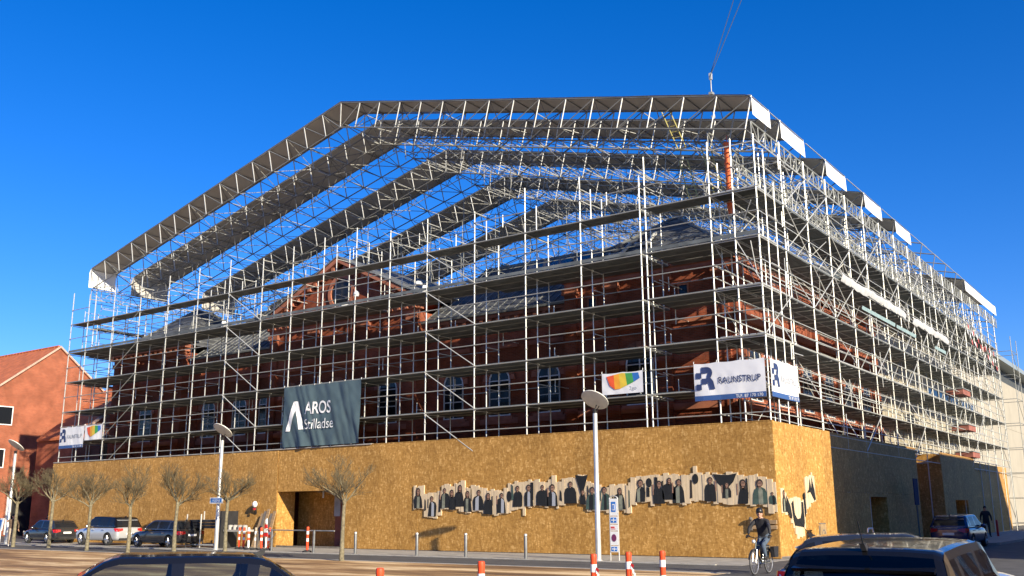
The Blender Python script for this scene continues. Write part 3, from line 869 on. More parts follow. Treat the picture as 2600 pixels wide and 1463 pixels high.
BOT = [(-18.09,1.95),(-17.42,1.89),(-17.39,1.55),(-16.48,1.57),(-16.41,1.92),(-15.66,1.84),(-15.47,1.99),(-15.0,1.78),(-14.35,1.84),(-13.39,1.64),(-12.54,1.72),(-12.15,1.89),(-11.71,1.98),(-11.69,1.58),(-11.5,1.6),(-11.45,1.99),(-9.98,2.0),(-9.9,1.93),(-9.45,2.08),(-9.0,2.09),(-8.8,2.24),(-8.48,2.24),(-8.29,1.81),(-7.9,1.82),(-7.12,1.76),(-6.63,1.81),(-6.25,1.75),(-6.15,2.03),(-5.72,2.13),(-5.34,2.2),(-5.27,2.0),(-4.64,2.16),(-4.31,2.12),(-3.59,2.03),(-3.35,2.18),(-2.34,2.1),(-1.77,2.06),(-1.07,2.0),(-0.31,1.95),(-0.25,1.68),(0.0,1.69)]
FIG = [(-17.76,2.9,1.94),(-16.91,2.51,1.57),(-16.13,2.87,1.93),(-15.69,2.79,1.86),(-15.24,3.0,2.02),(-14.74,2.72,1.78),(-14.12,2.76,1.83),(-13.57,2.61,1.66),(-12.83,2.6,1.71),(-12.4,2.7,2.21),(-11.94,2.9,1.98),(-11.31,2.94,1.99),(-10.61,2.91,2.0),(-10.07,2.93,2.0),(-9.14,3.03,2.09),(-8.57,3.31,2.37),(-8.05,2.78,1.82),(-7.43,2.78,1.82),(-6.73,2.72,1.81),(-5.77,3.04,2.12),(-5.34,3.1,2.72),(-4.91,2.97,2.04),(-4.45,3.08,2.21),(-4.03,3.02,2.07),(-3.27,3.22,2.82),(-2.67,3.06,2.12),(-2.03,3.19,2.55),(-1.33,2.94,2.01),(-0.64,2.93,2.0),(-0.13,2.45,1.98)]
fr = thing('portrait_frieze', 'ragged band of pale wooden slats printed with standing portraits on long wall', 'mural', (-9, -0.03, 1.6))
rs = random.Random(3)
x = -18.09
while x < -0.05:
    w = rs.uniform(0.11, 0.27)
    if x < -3.36 < x + w: w = -3.37 - x if -3.37 - x > 0.03 else 0.17
    if abs(x + 3.37) < 0.02: w = 0.17
    if abs(x + 11.69) < 0.2 and w > 0.19: w = 0.18
    x1 = min(x + w, 0.0); xm = (x + x1) / 2
    zt = interp(TOP, xm) + rs.uniform(-0.05, 0.075); zb = interp(BOT, xm) + rs.uniform(-0.075, 0.05)
    th = rs.uniform(0.045, 0.07); sl = rs.uniform(-0.03, 0.03)
    m = mb('slat_wood')
    m.prism([(x + 0.003, -0.005, zb), (x1 - 0.003, -0.005, zb + sl), (x1 - 0.003, -0.005, zt + sl), (x + 0.003, -0.005, zt)], (0, -th + .004, 0))
    obj('slat', m.mesh('slat'), fr, world=True)
    x = x1
def figure(cx, ztop, zbot, seed, to3):
    """flat printed half-figure: hair, face, dark jacket over a lighter shirt. to3(u, v, layer) -> point"""
    q = random.Random(seed); H = ztop - zbot; hw = min(0.30, H * 0.28) * q.uniform(0.75, 1.25)
    hr = H * q.uniform(.095, .135); hx = cx + q.uniform(-0.03, 0.03); hz = ztop - hr * 1.2
    m = MB()
    def put(matn, pts, L):
        m.use(matn); pts = [to3(a, b, L) for a, b in pts]; m.prism(pts, Vector(to3(0, 0, L + 1)) - Vector(to3(0, 0, L)))
    jk = q.choice(['print_black', 'print_black', 'print_black', 'print_black', 'print_green']); sh = q.choice(['print_shirt', 'print_shirt', 'print_black', 'print_black', 'print_grey'])
    sz = hz - hr * 1.3
    tilt = q.uniform(-0.06, 0.06)
    put(jk, [(cx - hw, zbot + q.uniform(0, .05)), (cx + hw, zbot + q.uniform(0, .05)), (cx + hw * .95 + tilt, sz - H * .22), (cx + hw * .72 + tilt, sz - H * .05), (hx + hr * .6, sz + .03), (hx - hr * .6, sz + .03), (cx - hw * .72 + tilt, sz - H * .06), (cx - hw * .95 + tilt, sz - H * .25)], 0)
    s2 = q.uniform(-.3, .3) * hw
    put(sh, [(cx - hw * .34 + s2, zbot + .02), (cx + hw * .28 + s2, zbot + .02), (cx + hw * .30 + s2, sz - H * .1), (hx + hr * .3, sz), (hx - hr * .3, sz), (cx - hw * .3 + s2, sz - H * .12)], 1)
    put('print_hair', [(hx + hr * 1.12 * math.cos(t * .5236), hz + hr * .16 + hr * 1.25 * math.sin(t * .5236)) for t in range(12)], 1)
    if q.random() < .35: put('print_hair', [(hx - hr * 1.1, hz - hr * 1.9), (hx + hr * 1.1, hz - hr * 1.9), (hx + hr * 1.1, hz), (hx - hr * 1.1, hz)], 1)
    put('print_skin', [(hx + .1 * hr + hr * .74 * math.cos(t * .5236), hz - hr * .12 + hr * .95 * math.sin(t * .5236)) for t in range(12)], 2)
    put('print_hair', [(hx - .35 * hr, hz + .05 * hr), (hx + .55 * hr, hz + .05 * hr), (hx + .55 * hr, hz + .25 * hr), (hx - .35 * hr, hz + .25 * hr)], 3)
    put('print_skin', [(hx - hr * .3, sz - .02), (hx + hr * .3, sz - .02), (hx + hr * .3, sz + hr * .5), (hx - hr * .3, sz + hr * .5)], 2)
    if q.random() < .4:
        s = q.choice([-1, 1])
        put('print_skin' if q.random() < .5 else jk, [(cx + s * hw * .9, sz - H * .3), (cx + s * hw * 1.08, sz - H * .3), (cx + s * hw * 1.05, hz), (cx + s * hw * .85, hz)], 1)
    return m
for i, (cx, zt, zb) in enumerate(FIG):
    to3 = lambda u, v, L: (u, -0.071 - 0.003 * L, v)
    if i in (15, 26):                                       # two dark wedge shapes hanging from the top
        m = mb('print_black'); w = 0.32 if i == 15 else 0.5
        m.prism([to3(cx - w, zt, 0), to3(cx - w * .62, zt - .36, 0), to3(cx, zb, 0), to3(cx + w * .7, zt - .32, 0), to3(cx + w, zt, 0), to3(cx + w * .3, zt - .05, 0), to3(cx - w * .3, zt - .04, 0)], (0, -.003, 0))
        b2 = figure(cx + .05, zb + .30, zb - .32, 900 + i, to3); m.add(b2, Matrix())
    elif i in (20, 24, 9):
        m = mb('print_black'); h = zt - zb
        m.prism([to3(cx + .13 * math.cos(t * .5236), (zt + zb) / 2 + h * .5 * math.sin(t * .5236), 0) for t in range(12)], (0, -.003, 0))
    else:
        m = figure(cx, zt, zb, 40 + i, to3)
    obj('portrait', m.mesh('portrait'), fr, world=True)

q = random.Random(58)
for i in range(26):                                       # torn dark strips between the figures
    u = -17.9 + i * .69 + q.uniform(-.25, .25); zt = interp(TOP, u); zb = interp(BOT, u); w = q.uniform(.03, .075)
    a = lerp(zb, zt, q.uniform(0, .45)); b = min(zt - .03, a + (zt - zb) * q.uniform(.3, .8))
    m = mb(q.choice(['print_black', 'print_black', 'print_green', 'print_hair']))
    m.prism([(u - w, -.071, a + q.uniform(-.05, .08)), (u + w, -.071, a), (u + w * q.uniform(.5, 1.2), -.071, b - q.uniform(0, .12)), (u - w * q.uniform(.4, 1), -.071, b)], (0, -.002, 0)); obj('dark_print', m.mesh('dark_print'), fr, world=True)
f2 = thing('corner_frieze', 'short band of bright slats with dark torn shapes on sunny corner wall', 'mural', (0.02, 2.3, 1.2))
BT = [(0.33,2.57),(0.69,2.62),(1.06,2.2),(1.61,2.26),(2.16,2.26),(2.7,2.17),(2.98,2.3),(3.02,3.04),(3.47,3.13),(3.94,3.26),(4.26,3.02)]
BB = [(0.33,1.71),(1.09,1.61),(1.3,1.4),(1.9,0.72),(2.75,0.78),(2.77,1.45),(3.06,1.75),(3.52,1.98),(4.26,2.2)]
y = 0.33
while y < 4.2:
    w = rs.uniform(0.13, 0.27); y1 = min(y + w, 4.26); ym = (y + y1) / 2
    zt = interp(BT, ym) + rs.uniform(-.05, .05); zb = interp(BB, ym) + rs.uniform(-.06, .04); th = rs.uniform(.03, .05)
    m = mb('slat_wood'); m.prism([(0.009, y + .003, zb), (0.009, y1 - .003, zb), (0.009, y1 - .003, zt), (0.009, y + .003, zt)], (th - .003, 0, 0))
    obj('slat', m.mesh('slat'), f2, world=True); y = y1
to3 = lambda u, v, L: (0.058 + 0.003 * L, u, v)
m = figure(0.62, 2.52, 1.72, 71, to3); obj('portrait', m.mesh('portrait'), f2, world=True)
for pts in ([(0.85,2.35),(1.2,1.98),(1.35,1.6),(1.3,1.45),(1.0,1.62),(0.85,1.75)], [(1.35,2.05),(1.55,2.15),(1.65,1.62),(1.9,1.45),(2.25,1.48),(2.4,1.7),(2.45,2.1),(2.66,2.1),(2.7,1.3),(2.6,1.12),(1.6,1.2),(1.45,1.5)], [(2.75,2.4),(2.95,2.5),(2.98,1.7),(2.8,1.5)], [(3.45,2.6),(3.62,3.05),(3.75,2.6),(3.85,3.1),(4.1,2.6),(4.2,2.2),(4.0,2.15),(3.6,2.5),(3.2,2.45)]):
    m = mb('print_black'); m.prism([to3(a, b, 0) for a, b in pts], (.003, 0, 0)); obj('dark_print', m.mesh('dark_print'), f2, world=True)

# ================================================================== SCAFFOLDING, FRONT
LIFT = 2.03
LV = [4.5 + LIFT * i for i in range(6)]            # 4.5 6.53 8.56 10.59 12.62 14.65
XA = [-50.1, -48.07, -45.07, -42.07, -39.07, -36.07, -33.1, -30.12, -27.56, -25.05, -22.57, -20.1, -17.56, -14.52, -11.5, -8.45, -5.4, -5.13, -2.11, -1.08, -0.07]
YR = (0.09, 1.02, 2.03)
TUBE = 0.032
sA = thing('front_scaffold', 'galvanised scaffold with plank decks standing over the long chipboard wall', 'scaffold', (-25, 1, 0))
ra = random.Random(11)
for x in XA:
    t = 16.72 + ra.uniform(-0.55, 0.3) if -49 < x < -1.5 else 16.9
    rod('post', sA, (x, YR[0], 3.0 if -27.8 < x < -22.9 else 0), (x, YR[0], t), TUBE)
for x in XA[::1]:
    if x in (-5.13, -1.08): continue
    for y in YR[1:]:
        rod('inner_post', sA, (x + 0.02, y, 3.0 if -31 < x < -22.8 else 0), (x + 0.02, y, 15.7 + ra.uniform(-1.2, .8)), TUBE * .9, 'galv')
bays = [(a, b) for a, b in zip(XA[:-1], XA[1:]) if b - a > 0.5]
for k, z in enumerate(LV):
    for a, b in bays:
        rod('ledger', sA, (a, YR[0] - 0.045, z - 0.03), (b, YR[0] - 0.045, z - 0.03), TUBE * .78, 'galv_mid')
        if k >= 0 and (k < 5 or ra.random() < .5):
            rod('guard_rail', sA, (a, YR[0] - 0.045, z + 1.0), (b, YR[0] - 0.045, z + 1.0), TUBE * .74, 'galv_mid')
m = mb('galv_dull'); m2 = mb('galv')
for k, z in enumerate(LV):
    for a, b in bays:
        for y in YR[1:]: m.tube((a, y, z - 0.03), (b, y, z - 0.03), TUBE * .8)
        if k in (1, 2, 3, 4) and ra.random() < .8: m.tube((a, YR[2], z + 1.0), (b, YR[2], z + 1.0), TUBE * .75)
    for x in XA:
        if k == 0: continue
        for y0, y1 in ((YR[0], YR[1]), (YR[1], YR[2])):
            m2.tube((x, y0, z - 0.09), (x, y1, z - 0.09), TUBE * .8)
        m2.tube((x + .1, YR[1], z + 1.0), (x + .1, YR[2], z + 1.0), TUBE * .7)
        if ra.random() < .5:                              # wall ties with clamps
            zz = z + ra.choice([.45, 1.0, 1.5]); m2.tube((x + .3, YR[2], zz), (x + .34, 3.28, zz), TUBE * .7)
            m2.tube((x + .3, YR[2], zz - .3), (x + .3, YR[2], zz + .35), TUBE * .7)
o = obj('inner_ledgers', m.mesh('inner_ledgers', True, 50), sA, world=True); o['kind'] = 'stuff'
o = obj('transoms', m2.mesh('transoms', True, 50), sA, world=True); o['kind'] = 'stuff'
# couplers: rosettes at every half metre of the outer posts, joined
m = mb('galv_dull')
for x in XA:
    z = 4.5
    while z < 16.6:
        m.tube((x, YR[0], z - 0.02), (x, YR[0], z + 0.02), 0.062, n=8); z += LIFT / 4
o = obj('rosettes', m.mesh('rosettes'), sA, world=True); o['kind'] = 'stuff'
def deck_mesh(L, W=0.9, n=3):
    m = mb('deck'); w = W / n
    for i in range(n): m.box(0.02, i * w + 0.012, -0.065, L - 0.02, (i + 1) * w - 0.012, 0.0)
    m.use('galv')
    for i in range(n):
        for xx in (0.0, L - 0.05): m.box(xx, i * w + 0.03, -0.02, xx + 0.05, (i + 1) * w - 0.03, 0.012)
    return m.mesh('deck')
dks = {}
for k, z in enumerate(LV[1:]):
    for a, b in bays:
        L = round(b - a, 2)
        if L not in dks: dks[L] = deck_mesh(L)
        for r, y in enumerate((YR[0] + .02, YR[1] + .05)):
            if k == 4 and r == 1: continue
            obj('deck', dks[L], sA, Matrix.Translation(Vector((a, y, z + 0.035)) - PL(sA)))
for k, z in enumerate(LV[1:5]):                            # inner brackets with two planks close to the wall
    for a, b in bays:
        L = round(b - a, 2)
        if ('n', L) not in dks: dks[('n', L)] = deck_mesh(L, .62, 2)
        if ra.random() < .9: obj('bracket_deck', dks[('n', L)], sA, Matrix.Translation(Vector((a, YR[2] + .06, z + 0.03)) - PL(sA)))
m = mb('deck')
for a, b in bays:
    for z in (LV[4], ): m.box(a, YR[0] - 0.02, z + 0.05, b, YR[0] + 0.005, z + 0.2)
obj('toe_board', m.mesh('toe_board'), sA, world=True)
for a, b in ((-33.1, -30.12), (-17.56, -14.52)):
    for z in LV[:5]: rod('brace', sA, (a, YR[0] - .08, z + LIFT - .05), (b, YR[0] - .08, z + .05), TUBE * .8)
for z in LV[:5]: rod('brace', sA, (-45.07, YR[0] - .08, z + .05), (-42.07, YR[0] - .08, z + LIFT - .05), TUBE * .75, 'galv_dull')
# short return frames on top of the posts
m = mb('galv')
for x in XA[1:-2]:
    if ra.random() < .7: m.tube((x, YR[0], 16.2), (x, YR[1], 16.2), TUBE * .75); m.tube((x, YR[0], 15.65), (x, YR[1], 15.65), TUBE * .7)
o = obj('top_transoms', m.mesh('top_transoms', True, 50), sA, world=True); o['kind'] = 'stuff'
# loose gear on the decks
for x, z, w, h, mt in ((-24.3, 12.72, .55, .3, 'tarp_white'), (-23.5, 12.72, .9, .12, 'tarp_white'), (-23.4, 13.3, .3, .3, 'tarp_white'), (-34.6, 12.72, .35, .5, 'tarp_white'), (-18.5, 12.72, .3, .5, 'tarp_white'), (-18.9, 13.3, .4, .2, 'tarp_white')):
    m = mb(mt); m.lathe([(0.02, 0), (w / 2, 0.02), (w / 2 * 1.05, h * .6), (w / 2 * .7, h), (0.02, h)], 10, c=(x, 1.0, z)); 
    tag(obj('bundle', m.mesh('bundle', True, 40), world=True), {-24.3: 'widest low white bundle on the top deck before the pediment', -23.5: 'flat white bundle on the top deck right of pediment tip', -23.4: 'small round white bundle above the flat one near the pediment', -34.6: 'tall white bundle on the top deck left of the pediment', -18.5: 'tall white bundle on the top deck right of the pediment', -18.9: 'white roll hanging over the deck right of the pediment'}[x], 'bundle')

# ================================================================== SCAFFOLDING, SIDE
sB = thing('side_scaffold', 'dense tall scaffold with many rails and decks along the side street', 'scaffold', (-1, 27, 0))
YB = [0.09 + 3.07 * i for i in range(18)]           # to 52.3
XR = (-0.09, -1.05, -2.06)
LB = LV + [16.68]
for i, y in enumerate(YB):
    for r, x in enumerate(XR):
        if i == 0: continue
        rod('post', sB, (x, y, 0), (x, y, 17.5 if r == 0 else 17.2), TUBE * (1 if r == 0 else .9))
for i in range(len(YB) - 1):
    a, b = YB[i], YB[i + 1]
    for k, z in enumerate(LB):
        rod('ledger', sB, (XR[0] + .045, a, z - .03), (XR[0] + .045, b, z - .03), TUBE * .78, 'galv')
        if k < 6:
            rod('guard_rail', sB, (XR[0] + .045, a, z + 1.0), (XR[0] + .045, b, z + 1.0), TUBE * .74, 'galv')
            rod('mid_rail', sB, (XR[0] + .045, a, z + .5), (XR[0] + .045, b, z + .5), TUBE * .75)
        if 1 <= k <= 5:
            L = 3.07
            if 'B' not in dks: dks['B'] = deck_mesh(3.07)
            for x in (XR[0] - .04, XR[1] - .04):
                obj('deck', dks['B'], sB, Matrix.Translation(Vector((x, a, z + .035)) - PL(sB)) @ Matrix.Rotation(R(90), 4, 'Z'))
m = mb('galv')
rb = random.Random(5)
for i, y in enumerate(YB):
    for k, z in enumerate(LB):
        m.tube((XR[0], y, z - .09), (XR[2], y, z - .09), TUBE * .78)
        if k < 6 and i < len(YB) - 1:
            b = YB[i + 1]
            for x in XR[1:]: m.tube((x, y, z - .03), (x, b, z - .03), TUBE * .75)
            m.tube((XR[2], y, z + 1.0), (XR[2], b, z + 1.0), TUBE * .7)
            if rb.random() < .7: m.tube((XR[2], y, z + .5), (XR[2], b, z + .5), TUBE * .7)
            if rb.random() < .35: m.tube((XR[1], y, z + 1.0), (XR[1], b, z + 1.0), TUBE * .7)
            if rb.random() < .5: m.tube((XR[2], y + .3, z + .6), (-2.7, y + .3, z + .6), TUBE * .7)
o = obj('inner_ledgers', m.mesh('inner_ledgers', True, 50), sB, world=True); o['kind'] = 'stuff'
m = mb('galv_dull')
for y in YB:
    z = 5.0
    while z < 17: m.tube((XR[0], y, z - .02), (XR[0], y, z + .02), .06, n=7); z += LIFT / 4
o = obj('rosettes', m.mesh('rosettes'), sB, world=True); o['kind'] = 'stuff'
for i in range(0, len(YB) - 1):
    for k, z in enumerate(LB[:-1]):
        if (k >= 3 and rb.random() < .55) or rb.random() < .14:
            rod('brace', sB, (XR[0] + .08, YB[i], z + .05), (XR[0] + .08, YB[i + 1], z + LIFT - .05), TUBE * .7)
            if k >= 3: rod('brace', sB, (XR[0] + .10, YB[i + 1], z + .05), (XR[0] + .10, YB[i], z + LIFT - .05), TUBE * .7)
# eaves lattice girder carrying the roof, posts above
def girder(y0, y1, x, z0, z1, step, matn='galv_dull', r=0.035):
    m = mb(matn)
    m.tube((x, y0, z0), (x, y1, z0), r); m.tube((x, y0, z1), (x, y1, z1), r)
    n = int((y1 - y0) / step)
    for i in range(n + 1):
        y = lerp(y0, y1, i / n); m.tube((x, y, z0), (x, y, z1), r * .75, n=5)
        if i < n: 
            y2 = lerp(y0, y1, (i + 1) / n)
            p, q = ((y, z0), (y2, z1)) if i % 2 else ((y, z1), (y2, z0))
            m.tube((x, *p), (x, *q), r * .7, n=5)
    return m
for x, z0, z1 in ((-0.12, 16.75, 17.45), (-2.05, 16.75, 17.45), (-1.05, 15.4, 16.0)):
    obj('lattice_girder', girder(0.1, 54, x, z0, z1, .75).mesh('lattice_girder', True, 50), sB, world=True)
# the many loose rails, diagonals and stair flights between the rows
m = mb('galv'); q = random.Random(77)
for i in range(len(YB) - 1):
    a, b = YB[i], YB[i + 1]
    for k, z in enumerate(LB[:-1]):
        for x in (XR[1], XR[2]):
            for dz in (.5, 1.0, 1.5):
                if q.random() < (.62 if k > 1 else .45): m.tube((x, a, z + dz + q.uniform(-.05, .05)), (x, b, z + dz + q.uniform(-.05, .05)), TUBE * .66, n=5)
        for t in (.33, .66):
            y = lerp(a, b, t)
            if q.random() < .6: m.tube((XR[0], y, z - .12), (XR[2], y, z - .12), TUBE * .62, n=5)
        if q.random() < .5: m.tube((XR[1], a, z), (XR[1], b, z + LIFT), TUBE * .62, n=5)
        if q.random() < .4: m.tube((XR[2], b, z), (XR[2], a, z + LIFT), TUBE * .62, n=5)
        if q.random() < .4: m.tube((XR[0], a, z + .1), (XR[1], a, z + LIFT - .1), TUBE * .62, n=5)
        if q.random() < .3: y = q.uniform(a, b); m.tube((XR[0] + .05, y, z - q.uniform(0, .6)), (XR[0] + .05, y + q.uniform(-.1, .1), z + q.uniform(.9, 1.8)), TUBE * .6, n=5)
        if k >= 3:
            for _ in range(2):
                y = q.uniform(a, b); m.tube((XR[0] - q.uniform(0, 2), y, z + q.uniform(0, .5)), (XR[0] - q.uniform(0, 2), y + q.uniform(-1.5, 1.5), z + q.uniform(1.2, 2.3)), TUBE * .6, n=5)
o = obj('loose_tubes', m.mesh('loose_tubes', True, 50), sB, world=True); o['kind'] = 'stuff'
for i in (11, 12):                                         # zigzag stair flights
    for k in range(1, 6):
        m = mb('galv_dull'); a, b = (YB[i], YB[i + 1]) if k % 2 else (YB[i + 1], YB[i]); z = LV[k] if k < 6 else 16
        for x in (-.25, -.95): m.tube((x, a, z), (x, b, z + LIFT), .03, n=5)
        for t in range(1, 9): m.box(-.95, lerp(a, b, t / 9) - .08, z + LIFT * t / 9 - .02, -.25, lerp(a, b, t / 9) + .08, z + LIFT * t / 9)
        obj('stair_flight', m.mesh('stair_flight'), sB, world=True)
# working grid above the old roof
sR = thing('roof_level_scaffold', 'thin grid of tubes standing above the slate roof under the trusses', 'scaffold', (-24, 7, 12))
m = mb('galv_dull'); q = random.Random(19)
for x in [-46 + 2.57 * i for i in range(17)]:
    for y in (6.5, 9.6, 12.7):
        zt = 17.2 + 4.4 * (1 - abs(x + 24.1) / 24) * q.uniform(.2, .75)
        m.tube((x, y, 12.5), (x, y, zt), TUBE * .7, n=5)
for y in (6.5, 9.6, 12.7):
    for z in (14.7, 15.7, 16.7, 17.7):
        x0 = -46; x1 = -4.9
        if z > 17: x0, x1 = -38, -10
        m.tube((x0, y, z + q.uniform(-.1, .1)), (x1, y, z), TUBE * .65, n=5)
for i in range(60):
    x = q.uniform(-45, -6); y = q.choice((6.5, 9.6, 12.7)); z = q.uniform(14, 17)
    m.tube((x, y, z), (x + q.choice((-2.57, 2.57)), y, z + 1.9), TUBE * .6, n=5)
    if i < 30: m.tube((x, 6.5, z), (x, 12.7, z), TUBE * .6, n=5)
o = obj('grid', m.mesh('grid', True, 50), sR, world=True); o['kind'] = 'stuff'
# stair tower at the far end
st = thing('stair_tower', 'slim zigzag scaffold tower at the far end of the side scaffold', 'scaffold', (0, 56, 0))
for x in (0.9, -0.6):
    for y in (53.2, 56.0): rod('post', st, (x, y, 0), (x, y, 15.8), TUBE * .9, 'galv_dull')
for k in range(8):
    z = 0.6 + k * 2.0
    for x in (0.9, -0.6):
        rod('ledger', st, (x, 53.2, z), (x, 56.0, z), TUBE * .8, 'galv_dull')
        s = k % 2
        if k < 7: rod('brace', st, (x, 53.2 if s else 56.0, z), (x, 56.0 if s else 53.2, z + 2.0), TUBE * .8, 'galv_dull')
    for y in (53.2, 56.0): rod('transom', st, (0.9, y, z), (-0.6, y, z), TUBE * .8, 'galv_dull')
# west end scaffold, seen past the left end
sW = thing('west_scaffold', 'thin far scaffold running back from the left end of the front', 'scaffold', (-50, 20, 0))
for i in range(0, 9):
    y = 5.1 + 3.07 * i
    for x in (-51.15, -50.12): rod('post', sW, (x, y, 0), (x, y, 17.0), TUBE * .85)
m = mb('galv_dull'); dm = mb('deck')
for k, z in enumerate(LB):
    for x in (-51.15, -50.12):
        for dz in (0, 1.0, .5):
            if z + dz < 17.2: m.tube((x, 2.1, z + dz), (x, 29.6, z + dz), TUBE * .7)
    for i in range(9): m.tube((-51.15, 5.1 + 3.07 * i, z), (-50.12, 5.1 + 3.07 * i, z), TUBE * .7)
    if 1 <= k <= 5: dm.box(-51.1, 2.1, z + .05, -50.15, 29.6, z + .1)
o = obj('rails', m.mesh('rails', True, 50), sW, world=True); o['kind'] = 'stuff'
obj('deck', dm.mesh('deck'), sW, world=True)

# ================================================================== TEMPORARY ROOF
XL, XC, XRR = -48.1, -24.1, 0.0
ZL, ZC, ZR = 18.35, 24.5, 18.55
DEPTH = 1.45
def chord_pts():
    """panel points along the top chord, left eave to right eave"""
    n = 16
    L_ = [(lerp(XL, XC, i / n), lerp(ZL, ZC, i / n)) for i in range(n + 1)]
    R_ = [(lerp(XC, XRR, i / n), lerp(ZC, ZR, i / n)) for i in range(n + 1)]
    return L_, R_
LP, RP = chord_pts()
def low(p, side):
    sl = (ZC - ZL) / (XC - XL) if side < 0 else (ZR - ZC) / (XRR - XC)
    nrm = Vector((sl, -1)).normalized()
    return (p[0] + nrm.x * DEPTH, p[1] + nrm.y * DEPTH)
cb = low(LP[-1], -1); APEX_LOW = (XC, ZC - DEPTH * 1.03)
def truss(parent, y, detail=True, nm='truss'):
    m = mb('truss_shaded')
    ll = [low(p, -1) for p in LP[:-1]] + [APEX_LOW]; rl = [APEX_LOW] + [low(p, 1) for p in RP[1:]]
    for P in (LP, RP): m.tube((P[0][0], y, P[0][1]), (P[-1][0], y, P[-1][1]), .038)
    for P in (ll, rl): m.tube((P[0][0], y, P[0][1]), (P[-1][0], y, P[-1][1]), .038)
    if not detail:
        m.use('truss_shaded')
        for T, B in ((LP, ll), (RP, rl)):
            for i in range(len(T)):
                m.tube((T[i][0], y, T[i][1]), (B[i][0], y, B[i][1]), .03, n=5)
                if i: m.tube((T[i - 1][0], y, T[i - 1][1]), (B[i][0], y, B[i][1]), .026, n=5)
    t = obj(nm, m.mesh('truss', True, 50), parent, world=True)
    if detail:
        for T, B in ((LP, ll), (RP, rl)):
            for i in range(len(T)):
                if T is RP and i == 0: continue
                tube_in('strut', t, parent, (T[i][0], y, T[i][1]), (B[i][0], y, B[i][1]), .032)
                if i:
                    p, q = (T[i - 1], B[i]) if T is LP else (B[i - 1], T[i])
                    tube_in('brace', t, parent, (p[0], y, p[1]), (q[0], y, q[1]), .026, 'truss_shaded')
    return t
def tube_in(name, t, root, p, q, r, mt='alu_truss'):
    """sub-part rod of a part whose mesh is in world coordinates"""
    p = Vector(p); q = Vector(q); d = q - p
    M = Matrix.Translation(p - PL(t)) @ d.to_track_quat('Z', 'Y').to_matrix().to_4x4() @ Matrix.Diagonal((r, r, d.length, 1))
    return obj(name, unit_tube(mt), t, M)
def lacing(y0, y1, parent, cover):
    """cross members between the two trusses of a bay"""
    m = mb('truss_shaded')
    for P, s in ((LP, -1), (RP, 1)):
        for i in range(len(P)):
            if s > 0 and i == 0: continue
            a = P[i]; b = low(a, s)
            m.tube((a[0], y0, a[1] - .02), (a[0], y1, a[1] - .02), .026, n=5)
            if i % 2 == 0: m.tube((b[0], y0, b[1]), (b[0], y1, b[1]), .026, n=5)
            if i % 2 == 1:
                m.tube((a[0], y0, a[1]), (b[0], y1, b[1]), .022, n=5); m.tube((b[0], y0, b[1]), (a[0], y1, a[1]), .022, n=5)
            if i < len(P) - 1 and i % 2 == 0:
                c = P[i + 1]; d = low(c, s)
                m.tube((b[0], y0, b[1]), (d[0], y1, d[1]), .022, n=5)
                m.tube((a[0], y1, a[1] - .03), (c[0], y0, c[1] - .03), .022, n=5)
    o = obj('lacing', m.mesh('lacing', True, 50), parent, world=True); o['kind'] = 'stuff'
def cover_mesh(y0, y1):
    m = mb('tarp'); k = 0
    prof = [(XL - .12, ZL - 1.3), (XL - .14, ZL - .3), (XL - .06, ZL - .06), (XL + .12, ZL + .07)]
    prof += [(p[0], p[1] + .06) for p in LP[1:]] + [(p[0], p[1] + .06) for p in RP[1:-1]]
    prof += [(XRR - .25, ZR + .10), (XRR - .08, ZR + .02), (XRR + .02, ZR - .1), (XRR + .04, ZR - .85)]
    ny = 5; rr = random.Random(int(y0 * 10))
    for i, (px, pz) in enumerate(prof):
        for j in range(ny + 1):
            t = j / ny; sag = -.05 * math.sin(math.pi * t) * (1 if 4 < i < len(prof) - 5 else .3) + rr.uniform(-.012, .012)
            m.v.append((px, lerp(y0, y1, t), pz + sag))
    n = len(prof)
    for i in range(n - 1):
        for j in range(ny):
            m.f.append((i * (ny + 1) + j, (i + 1) * (ny + 1) + j, (i + 1) * (ny + 1) + j + 1, i * (ny + 1) + j + 1)); m.mi.append(0)
    m.use('tarp_white'); nf = len(m.f)
    for q in range(nf - 2 * ny, nf): m.mi[q] = 1
    if y0 < 1:
        for q in range(0, 2 * ny): m.mi[q] = 1
    return m.mesh('cover', True, 60)
STRIPS = [(-.02, 2.0, 'first'), (3.25, 6.3, 'second'), (9.35, 12.5, 'third'), (15.75, 19.0, 'fourth'), (22.0, 25.4, 'fifth')]
for y0, y1, nm in STRIPS:
    rf = thing('roof_strip', nm + ' grey tarpaulin roof strip on lattice trusses, counted back from the square', 'roof', (-24, (y0 + y1) / 2, 18), group='covered strips of the temporary roof')
    det = y0 < 16
    truss(rf, y0 + .05, det); truss(rf, y1 - .05, det)
    lacing(y0 + .05, y1 - .05, rf, True)
    obj('cover', cover_mesh(y0, y1), rf, world=True)
for i, y in enumerate((28.6, 32.1, 35.4, 38.6)):
    rf = thing('open_truss', ['first', 'second', 'third', 'fourth'][i] + ' bare lattice roof truss behind the tarpaulin strips, counted from the square', 'truss', (-24, y, 18), group='bare roof trusses')
    truss(rf, y, False); lacing(y, y + 1.2, rf, False)
rf = thing('roof_strip', 'widest tarpaulin roof strip at the far end of the side street', 'roof', (-24, 47, 18), group='covered strips of the temporary roof')
for y in (41.4, 47.4, 53.4): truss(rf, y, False)
lacing(41.4, 47.4, rf, True); obj('cover', cover_mesh(41.3, 53.5), rf, world=True)
